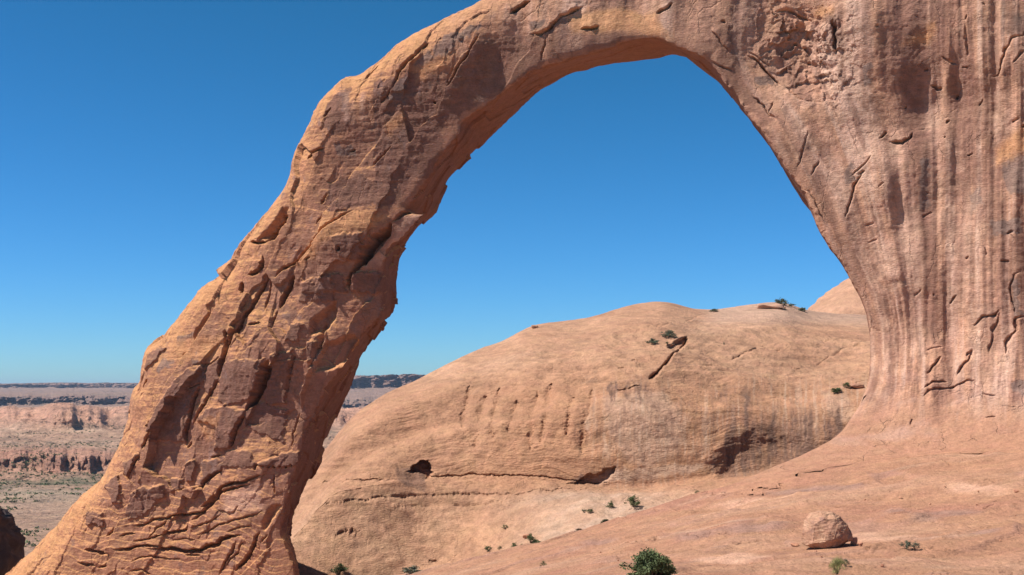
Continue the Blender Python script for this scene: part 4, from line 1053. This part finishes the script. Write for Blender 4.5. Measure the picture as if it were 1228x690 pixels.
# ------------------------------------------------------------------ boulder
_GZ = Pg[:, 2].reshape(nA, len(dR))
def zsurf(x, D):
    x, D = float(x), float(D); j = int(np.clip(np.searchsorted(dR, D), 1, len(dR)-2)); i = int(np.clip(np.searchsorted(tA, x/(dR[j]+14)), 1, nA-2))
    return float(_GZ[i-1:i+2, j-1:j+2].mean())
def ray_ground(px, py, D0=45, D1=112):
    Ds = np.linspace(D0, D1, 900); X = (px-CX)/FPX*Ds; z = (HY-py)/FPX*Ds; g = zground(X, Ds)
    k = np.argmax(z < g); return Ds[k] if z[k] < g[k] else None
Db = ray_ground(992, 659)
S = Db/FPX
bpts = []
outl = [(-28,6,.1),(-27,18,0),(-25,34,.1),(-19,43,.1),(-8,46,0),(5,45,0),(15,39,.1),(22,29,0),(26,16,.1),(28,10,.2),(12,3,.3),(3,-3,-.2),(-12,-2,-.3),(-24,3,-.3)]
for x, z, y in outl: bpts.append((x*S*1.12, y*18*S, z*S*.96))
for x, z in [(-22,8),(-19,34),(-8,41),(6,40),(17,26),(20,12),(4,3),(-10,2)]:
    bpts.append((x*S, -17*S, z*S*.9)); bpts.append((x*S*.9, 24*S, z*S*.95))
for x, z in [(-3,20),(-9,10),(6,14)]: bpts.append((x*S, -24*S, z*S))
gb = zground((992-CX)/FPX*Db, Db)
boulder = hull_rock('boulder', bpts, 4, M_boulder, ((992-CX)/FPX*Db, Db, zsurf((992-CX)/FPX*Db, Db)-.04), 5., .07, .45, [(.46,.265,.175),(.54,.34,.225),(.29,.18,.14)], .12)
tag(boulder, 'large rounded tan boulder resting alone on the red slickrock slope', 'boulder')
def small_rock(px, py, w, h, seed, label, tones=None, D=None):
    D = D or ray_ground(px, py) or 60; s = D/FPX; r = random.Random(seed)
    pts = [((r.uniform(-.5, .5))*w*s, r.uniform(-.5, .5)*w*s*.8, r.uniform(-.25, 1)*h*s) for _ in range(16)]
    o = hull_rock('rock', pts, 3, M_boulder, ((px-CX)/FPX*D, D, zsurf((px-CX)/FPX*D, D)+.02), seed, .03*w*s, .3*w*s, tones or [(.52,.27,.17),(.56,.31,.2),(.4,.2,.14)])
    tag(o, label, 'rock', 'small stones lying on the slickrock slope'); return o
small_rock(1023, 656, 13, 11, 4, 'small reddish stone block wedged against the right side of the big boulder')
small_rock(953, 655, 12, 4, 5, 'flat red stone chip lying just left of the big boulder')
small_rock(1032, 659, 10, 5, 6, 'low red stone right of the block beside the boulder')
small_rock(979, 665, 4, 3, 7, 'tiny dark stone below the front of the big boulder')
small_rock(1058, 683, 5, 4, 8, 'tiny dark stone between the yellow shrub and the frame corner')
small_rock(1218, 589, 8, 5, 9, 'small dark stone at the foot of the wall near the right edge')
rr_ = random.Random(77)
for k in range(26):
    px_ = rr_.choice([rr_.uniform(960, 1225), rr_.uniform(620, 1225)]); py_ = rr_.uniform(585, 684) if px_ > 900 else rr_.uniform(655, 686)
    w_ = rr_.uniform(1.6, 4.5); o_ = small_rock(px_, py_, w_, w_*.55, 200+k, 'tiny loose stone chip scattered on the bare slickrock slope'); o_['group'] = 'tiny loose stone chips on the slickrock slope'; o_['category'] = 'stone chip'; o_.name = 'stone_chip'
small_rock(900, 677, 6, 3, 10, 'small stone between the big green bush and the yellow shrub')

# ------------------------------------------------------------------ bushes
M_leaf = {k: flat_mat('leaf_'+k, c, .45, .7, 6.0) for k, c in dict(green=(.10,.125,.05), olive=(.105,.11,.045), yellow=(.25,.25,.09), grey=(.15,.15,.10), sage=(.12,.14,.09)).items()}
M_stem = flat_mat('stem_bark', (.13,.095,.07), .3, .9, 10)
def make_bush(px, base, w, h, kind, n, label, group, seed, name='shrub'):
    """w,h metres; base = world location. root empty > foliage, stems"""
    r = np.random.default_rng(seed)
    w *= 1.3; h *= 1.25
    root = bpy.data.objects.new(name, None); col.objects.link(root); root.location = base; root.empty_display_size = .2
    tag(root, label, 'shrub', group)
    # branch skeleton
    nb = max(5, int(9+n/900)); V_, Q_ = [], []
    tips = []
    def seg(p, q, r0, r1, k=4):
        ax = q-p; L = np.linalg.norm(ax)+1e-9; ax = ax/L; u_ = np.cross(ax, [0.3, .2, 1]); u_ /= np.linalg.norm(u_)+1e-9; v_ = np.cross(ax, u_); b0 = len(V_)
        for rr, c in ((r0, p), (r1, q)):
            for j in range(k): an = j*2*math.pi/k; V_.append(c+rr*(u_*math.cos(an)+v_*math.sin(an)))
        for j in range(k): Q_.append((b0+j, b0+(j+1) % k, b0+k+(j+1) % k, b0+k+j))
    for b_ in range(nb):
        az = r.uniform(0, 2*math.pi); el = r.uniform(.25, 1.45); L = r.uniform(.7, 1.0)
        tip = np.array([math.cos(az)*math.cos(el)*w*.5*L, math.sin(az)*math.cos(el)*w*.5*L, math.sin(el)*h*.92*L])
        mid = tip*.5+r.normal(size=3)*w*.04+np.array([0, 0, h*.06])
        rr = w*.016; seg(np.zeros(3)-np.array([0,0,.05*h]), mid, rr, rr*.7); seg(mid, tip, rr*.7, rr*.3)
        for _ in range(3):
            t_ = mid+(tip-mid)*r.uniform(.2, .9); e_ = t_+r.normal(size=3)*np.array([w, w, h])*.11; seg(t_, e_, rr*.4, rr*.2, 3 if False else 4); tips.append(e_)
        tips.append(tip); tips.append(mid*.5+tip*.5)
    make_mesh('stem', np.array(V_), np.array(Q_), None, M_stem, True, root)
    tips = np.array(tips)
    lobe = r.uniform(.10, .2, len(tips))
    c = tips[r.integers(0, len(tips), n)]; k = r.normal(size=(n, 3)); k /= np.linalg.norm(k, axis=1)[:, None]
    ctr = c+k*(r.uniform(0, 1, n)**.45)[:, None]*np.array([w, w, h*.9])*.13
    ctr[:, 2] = np.maximum(ctr[:, 2], .01*h)
    ls = w*.028*r.uniform(.6, 1.5, n)*max(1.0, 1.0)
    ls *= 1.8 if n < 1200 else 1.0
    d1 = r.normal(size=(n, 3)); d1[:, 2] = np.abs(d1[:, 2])*.8 if kind != 'yellow' else np.abs(d1[:, 2])*3+1; d1 /= np.linalg.norm(d1, axis=1)[:, None]
    d2 = np.cross(d1, r.normal(size=(n, 3))); d2 /= np.linalg.norm(d2, axis=1)[:, None]
    a_ = ls[:, None]; wd = .38 if kind != 'yellow' else .12; ln = 1.2 if kind != 'yellow' else 2.2
    Vv = np.stack([ctr-d1*a_*ln*.5, ctr+d2*a_*wd, ctr+d1*a_*ln*.6, ctr-d2*a_*wd], 1).reshape(-1, 3)
    make_mesh('foliage', Vv, np.arange(n*4).reshape(-1, 4), None, M_leaf[kind], False, root)
    return root
gG = 'shrubs growing on the slickrock and in the wash'
def bush_ground(px, py, wpx, hpx, kind, n, label, seed, group=gG, D=None, dy=0):
    D = D or ray_ground(px, py) or 90; s = D/FPX; x = (px-CX)/FPX*D
    return make_bush(px, (x, D, zsurf(x, D)+.03+dy), wpx*s, hpx*s, kind, n, label, group, seed)
bush_ground(782, 702, 52, 33, 'green', 11000, 'big dense dark green bush at the bottom edge of the slope', 11, D=47.5, dy=0.1)
bush_ground(1004, 689, 22, 20, 'yellow', 3600, 'small upright yellow-green shrub in front of the big boulder', 12)
bush_ground(1014, 684, 9, 7, 'grey', 500, 'tiny grey shrub touching the right side of the yellow-green one', 13)
bush_ground(1086, 662, 11, 10, 'sage', 900, 'small grey-green shrub on the bare slope right of the boulder', 14)
bush_ground(1097, 662, 10, 9, 'grey', 700, 'faint grey shrub just right of the grey-green one', 15)
bush_ground(494, 688, 22, 7, 'grey', 900, 'low grey twiggy shrub at the bottom edge on the slope crest', 16)
bush_ground(652, 681, 9, 6, 'olive', 400, 'tiny olive shrub alone on the red slope left of the big bush', 17)
hillv = Ph; hpx, hpy = pxy(Ph); hvis = np.where(visrow > 0)[0]
# nearest visible hill point for a given pixel
def hill_pt(px, py, back=False):
    d = (hpx[hvis]-px)**2+(hpy[hvis]-py)**2; k = hvis[d < 4.0]
    if len(k) == 0: k = hvis[[np.argmin(d)]]
    return Ph[k[np.argmin(Ph[k, 1])]]
def bush_hill(px, py, wpx, hpx_, kind, n, label, seed, group=gG):
    p = hill_pt(px, py); s = p[1]/FPX*(.8 if py < 420 else 1.0)
    return make_bush(px, (p[0], p[1], p[2]-.04), wpx*s, hpx_*s, kind, n, label, group, seed)
for i, (px, py, w, h, k, lab) in enumerate([
  (407,689,17,13,'green','green bush beside the narrow foot of the arch at the bottom edge'),
  (604,634,6,5,'green','small dark bush alone on pale rock left of the wash'),
  (584,660,9,6,'green','leftmost dark bush of the row in the wash'),
  (598,658,5,4,'olive','small olive shrub second from the left in the wash row'),
  (616,656,9,6,'green','low dark bush in the middle of the wash row'),
  (625,655,5,4,'olive','tiny shrub between the low bush and the tallest one of the wash row'),
  (635,651,12,11,'green','tallest bush of the row in the wash with a bare top'),
  (644,652,8,5,'green','small bush against the right foot of the tallest wash bush'),
  (694,638,8,5,'olive','low olive shrub at the crest of the red slope in the wash'),
  (725,628,12,6,'olive','wide low olive shrub between the wash and the red crest'),
  (706,613,8,5,'green','small dark shrub on the upper edge of the wash'),
  (698,613,6,4,'grey','grey shrub touching the small dark one on the upper wash'),
  (732,607,10,7,'green','rounded bush on the upper wash left of the bright green one'),
  (759,607,15,14,'green','largest bright green bush on the sandy wash below the cliff'),
  (835,593,8,6,'green','dark round bush at the right end of the wash'),
  (846,593,7,4,'green','flat dark bush, last one at the right end of the wash'),
  (828,595,5,3,'grey','tiny grey shrub left of the two bushes ending the wash'),
  (782,410,14,7,'sage','grey-green bush on the dome above the broken slab, left of its twin'),
  (802,403,17,10,'sage','taller grey-green bush on the dome above the broken slab'),
  (855,372,11,4,'sage','low bush on the skyline in the middle of the hill'),
  (937,364,17,10,'sage','round bush standing highest on the skyline of the hill'),
  (950,366,9,5,'sage','small bush just right of the round skyline bush'),
  (963,372,12,5,'sage','low dark bush in the skyline notch below the far dome'),
  (1003,469,13,6,'green','green bush on the cliff ledge left of the arch pillar'),
  (1016,464,10,6,'green','second bush on the ledge, closest to the arch pillar'),
  (868,412,4,4,'sage','tiny bush speck on the middle of the dome'),
  (798,412,5,4,'olive','tiny olive tuft on the lip of the broken slab')]):
    bush_hill(px, py, w, h, k, 1100 if w > 10 else 700, lab, 100+i)
# ledge stones beside the pillar
def hill_rock(px, py, w, h, seed, label, tones):
    p = hill_pt(px, py); s = p[1]/FPX; r = random.Random(seed)
    pts = [((r.uniform(-.5, .5))*w*s, r.uniform(-.5, .5)*w*s*.7, r.uniform(-.3, 1)*h*s) for _ in range(16)]
    o = hull_rock('rock', pts, 3, M_boulder, tuple(p), seed, .06*w*s, .3*w*s, tones); tag(o, label, 'rock'); return o
hill_rock(1026, 463, 22, 6, 31, 'broken brown ledge stones between the hill and the arch pillar', [(.40,.22,.15),(.5,.28,.18),(.28,.16,.12)])
hill_rock(630, 643, 10, 5, 32, 'reddish rock heap in the row of wash bushes', [(.5,.26,.17),(.56,.32,.2),(.36,.2,.14)])
hill_rock(640, 392, 12, 4, 33, 'small cap rock on the left skyline of the dome', [(.5,.29,.18),(.56,.34,.22),(.4,.23,.16)])
hill_rock(925, 368, 46, 6, 34, 'flat broken cap rock under the skyline bushes of the hill', [(.48,.29,.20),(.54,.34,.24),(.36,.22,.17)])

# scrub scattered through the distant canyon: uncountable
r = np.random.default_rng(5); vv = []; qq = []
cand = np.where((D0f > 480) & (D0f < 2000) & (fpx.repeat(nf) < 200) & (fpx.repeat(nf) > -60))[0]
pick = r.choice(cand, 5200, p=None)
den = fbm(pff[pick], 60, 3, (1.5, 1, 1), 77.)+ (sstep(820, 900, D0f[pick])*sstep(1010, 990, D0f[pick]))*.9+(sstep(1080,1120,D0f[pick])*sstep(1350,1300,D0f[pick]))*.4
pick = pick[(den > .3) & (c2_[pick] < .3) | (r.random(len(pick)) < .03)]
for i_ in pick:
    p = pf[i_]; s = r.uniform(.5, 1.4); b0 = len(vv)
    for k in range(9):
        c_ = p+np.array([r.normal()*s*.5, r.normal()*s*.5, s*r.uniform(.1, .9)]); d1 = r.normal(size=3); d1 /= np.linalg.norm(d1); d2 = np.cross(d1, r.normal(size=3)); d2 /= np.linalg.norm(d2); b1 = len(vv)
        vv += [c_-d1*s*.4, c_+d2*s*.4, c_+d1*s*.4, c_-d2*s*.4]; qq.append((b1, b1+1, b1+2, b1+3))
scrub = make_mesh('scrub', np.array(vv), np.array(qq), None, M_leaf['green'], False)
tag(scrub, 'dark green scrub scattered over the distant canyon floor', 'scrub', kind='stuff')

# ------------------------------------------------------------------ haze
bm = bmesh.new(); bmesh.ops.create_cube(bm, size=1)
for v in bm.verts:
    v.co.x = -16000 if v.co.x < 0 else 26000; v.co.y = -200 if v.co.y < 0 else 31000; v.co.z = -150 if v.co.z < 0 else 140
me = bpy.data.meshes.new('haze'); bm.to_mesh(me); bm.free(); hz = bpy.data.objects.new('haze', me); col.objects.link(hz)
tag(hz, 'thin blue haze over the canyon', 'haze', kind='stuff')
hm = bpy.data.materials.new('haze_air'); hm.use_nodes = True; nt = hm.node_tree; nt.nodes.clear()
o_ = nt.nodes.new('ShaderNodeOutputMaterial'); pv_ = nt.nodes.new('ShaderNodeVolumePrincipled'); pv_.inputs['Color'].default_value = (.55, .70, .95, 1); pv_.inputs['Density'].default_value = 0.000045
pv_.inputs['Anisotropy'].default_value = 0.2
nt.links.new(pv_.outputs[0], o_.inputs['Volume']); me.materials.append(hm)

# ------------------------------------------------------------------ light, sky, camera
EL = math.radians(52); AZ = math.radians(-102)       # azimuth measured clockwise from +Y (view axis): sun left and a little behind
sun_dir = Vector((math.sin(AZ)*math.cos(EL), math.cos(AZ)*math.cos(EL), math.sin(EL)))
sl_ = bpy.data.lights.new('sun', 'SUN'); sl_.energy = 5.0; sl_.angle = math.radians(.53); sl_.color = (1, .955, .88)
so = bpy.data.objects.new('sun', sl_); col.objects.link(so); so.rotation_euler = sun_dir.to_track_quat('Z', 'Y').to_euler()
w = bpy.data.worlds.new('World'); scene.world = w; w.use_nodes = True; nt = w.node_tree
bg = nt.nodes['Background']; sky = nt.nodes.new('ShaderNodeTexSky'); sky.sky_type = 'NISHITA'; sky.sun_disc = False
sky.sun_elevation = EL; sky.sun_rotation = AZ; sky.altitude = 1500; sky.air_density = 1.0; sky.dust_density = 0.0; sky.ozone_density = 5.0
hsn = nt.nodes.new('ShaderNodeHueSaturation'); hsn.inputs['Saturation'].default_value = 1.15; nt.links.new(sky.outputs[0], hsn.inputs['Color']); tn0 = nt.nodes.new('ShaderNodeVectorMath'); tn0.operation = 'MULTIPLY'; tn0.inputs[1].default_value = (.78, 1.02, 1.10); nt.links.new(hsn.outputs[0], tn0.inputs[0]); sp0 = nt.nodes.new('ShaderNodeSeparateXYZ'); cb0 = nt.nodes.new('ShaderNodeCombineXYZ'); nt.links.new(tn0.outputs[0], sp0.inputs[0]); SC = .1177
for k_, (g_, kk_) in enumerate([(1.33, .76), (1.08, .80), (1.6, 1.06)]):     # deeper, polarised-looking blue
    a_ = nt.nodes.new('ShaderNodeMath'); a_.operation = 'MULTIPLY'; a_.inputs[1].default_value = SC; nt.links.new(sp0.outputs[k_], a_.inputs[0])
    m_ = nt.nodes.new('ShaderNodeMath'); m_.operation = 'MINIMUM'; m_.inputs[1].default_value = .95; nt.links.new(a_.outputs[0], m_.inputs[0])
    p_ = nt.nodes.new('ShaderNodeMath'); p_.operation = 'POWER'; p_.inputs[1].default_value = g_; nt.links.new(m_.outputs[0], p_.inputs[0])
    q_ = nt.nodes.new('ShaderNodeMath'); q_.operation = 'MULTIPLY'; q_.inputs[1].default_value = kk_/SC; nt.links.new(p_.outputs[0], q_.inputs[0]); nt.links.new(q_.outputs[0], cb0.inputs[k_])
nt.links.new(cb0.outputs[0], bg.inputs[0]); bg.inputs[1].default_value = 0.088
cam = bpy.data.cameras.new('camera'); co = bpy.data.objects.new('camera', cam); col.objects.link(co); scene.camera = co
co.location = (0, 0, 0); co.rotation_euler = (math.pi/2, 0, 0); cam.sensor_width = 36; cam.lens = 36*FPX/1228; cam.shift_y = (HY-345)/1228
cam.clip_start = .1; cam.clip_end = 60000
scene.view_settings.view_transform = 'Standard'; scene.view_settings.look = 'None'; scene.view_settings.exposure = 0.46; scene.view_settings.gamma = 1
try:
    scene.cycles.volume_bounces = 0; scene.cycles.max_bounces = 5; scene.cycles.diffuse_bounces = 2
except Exception: pass
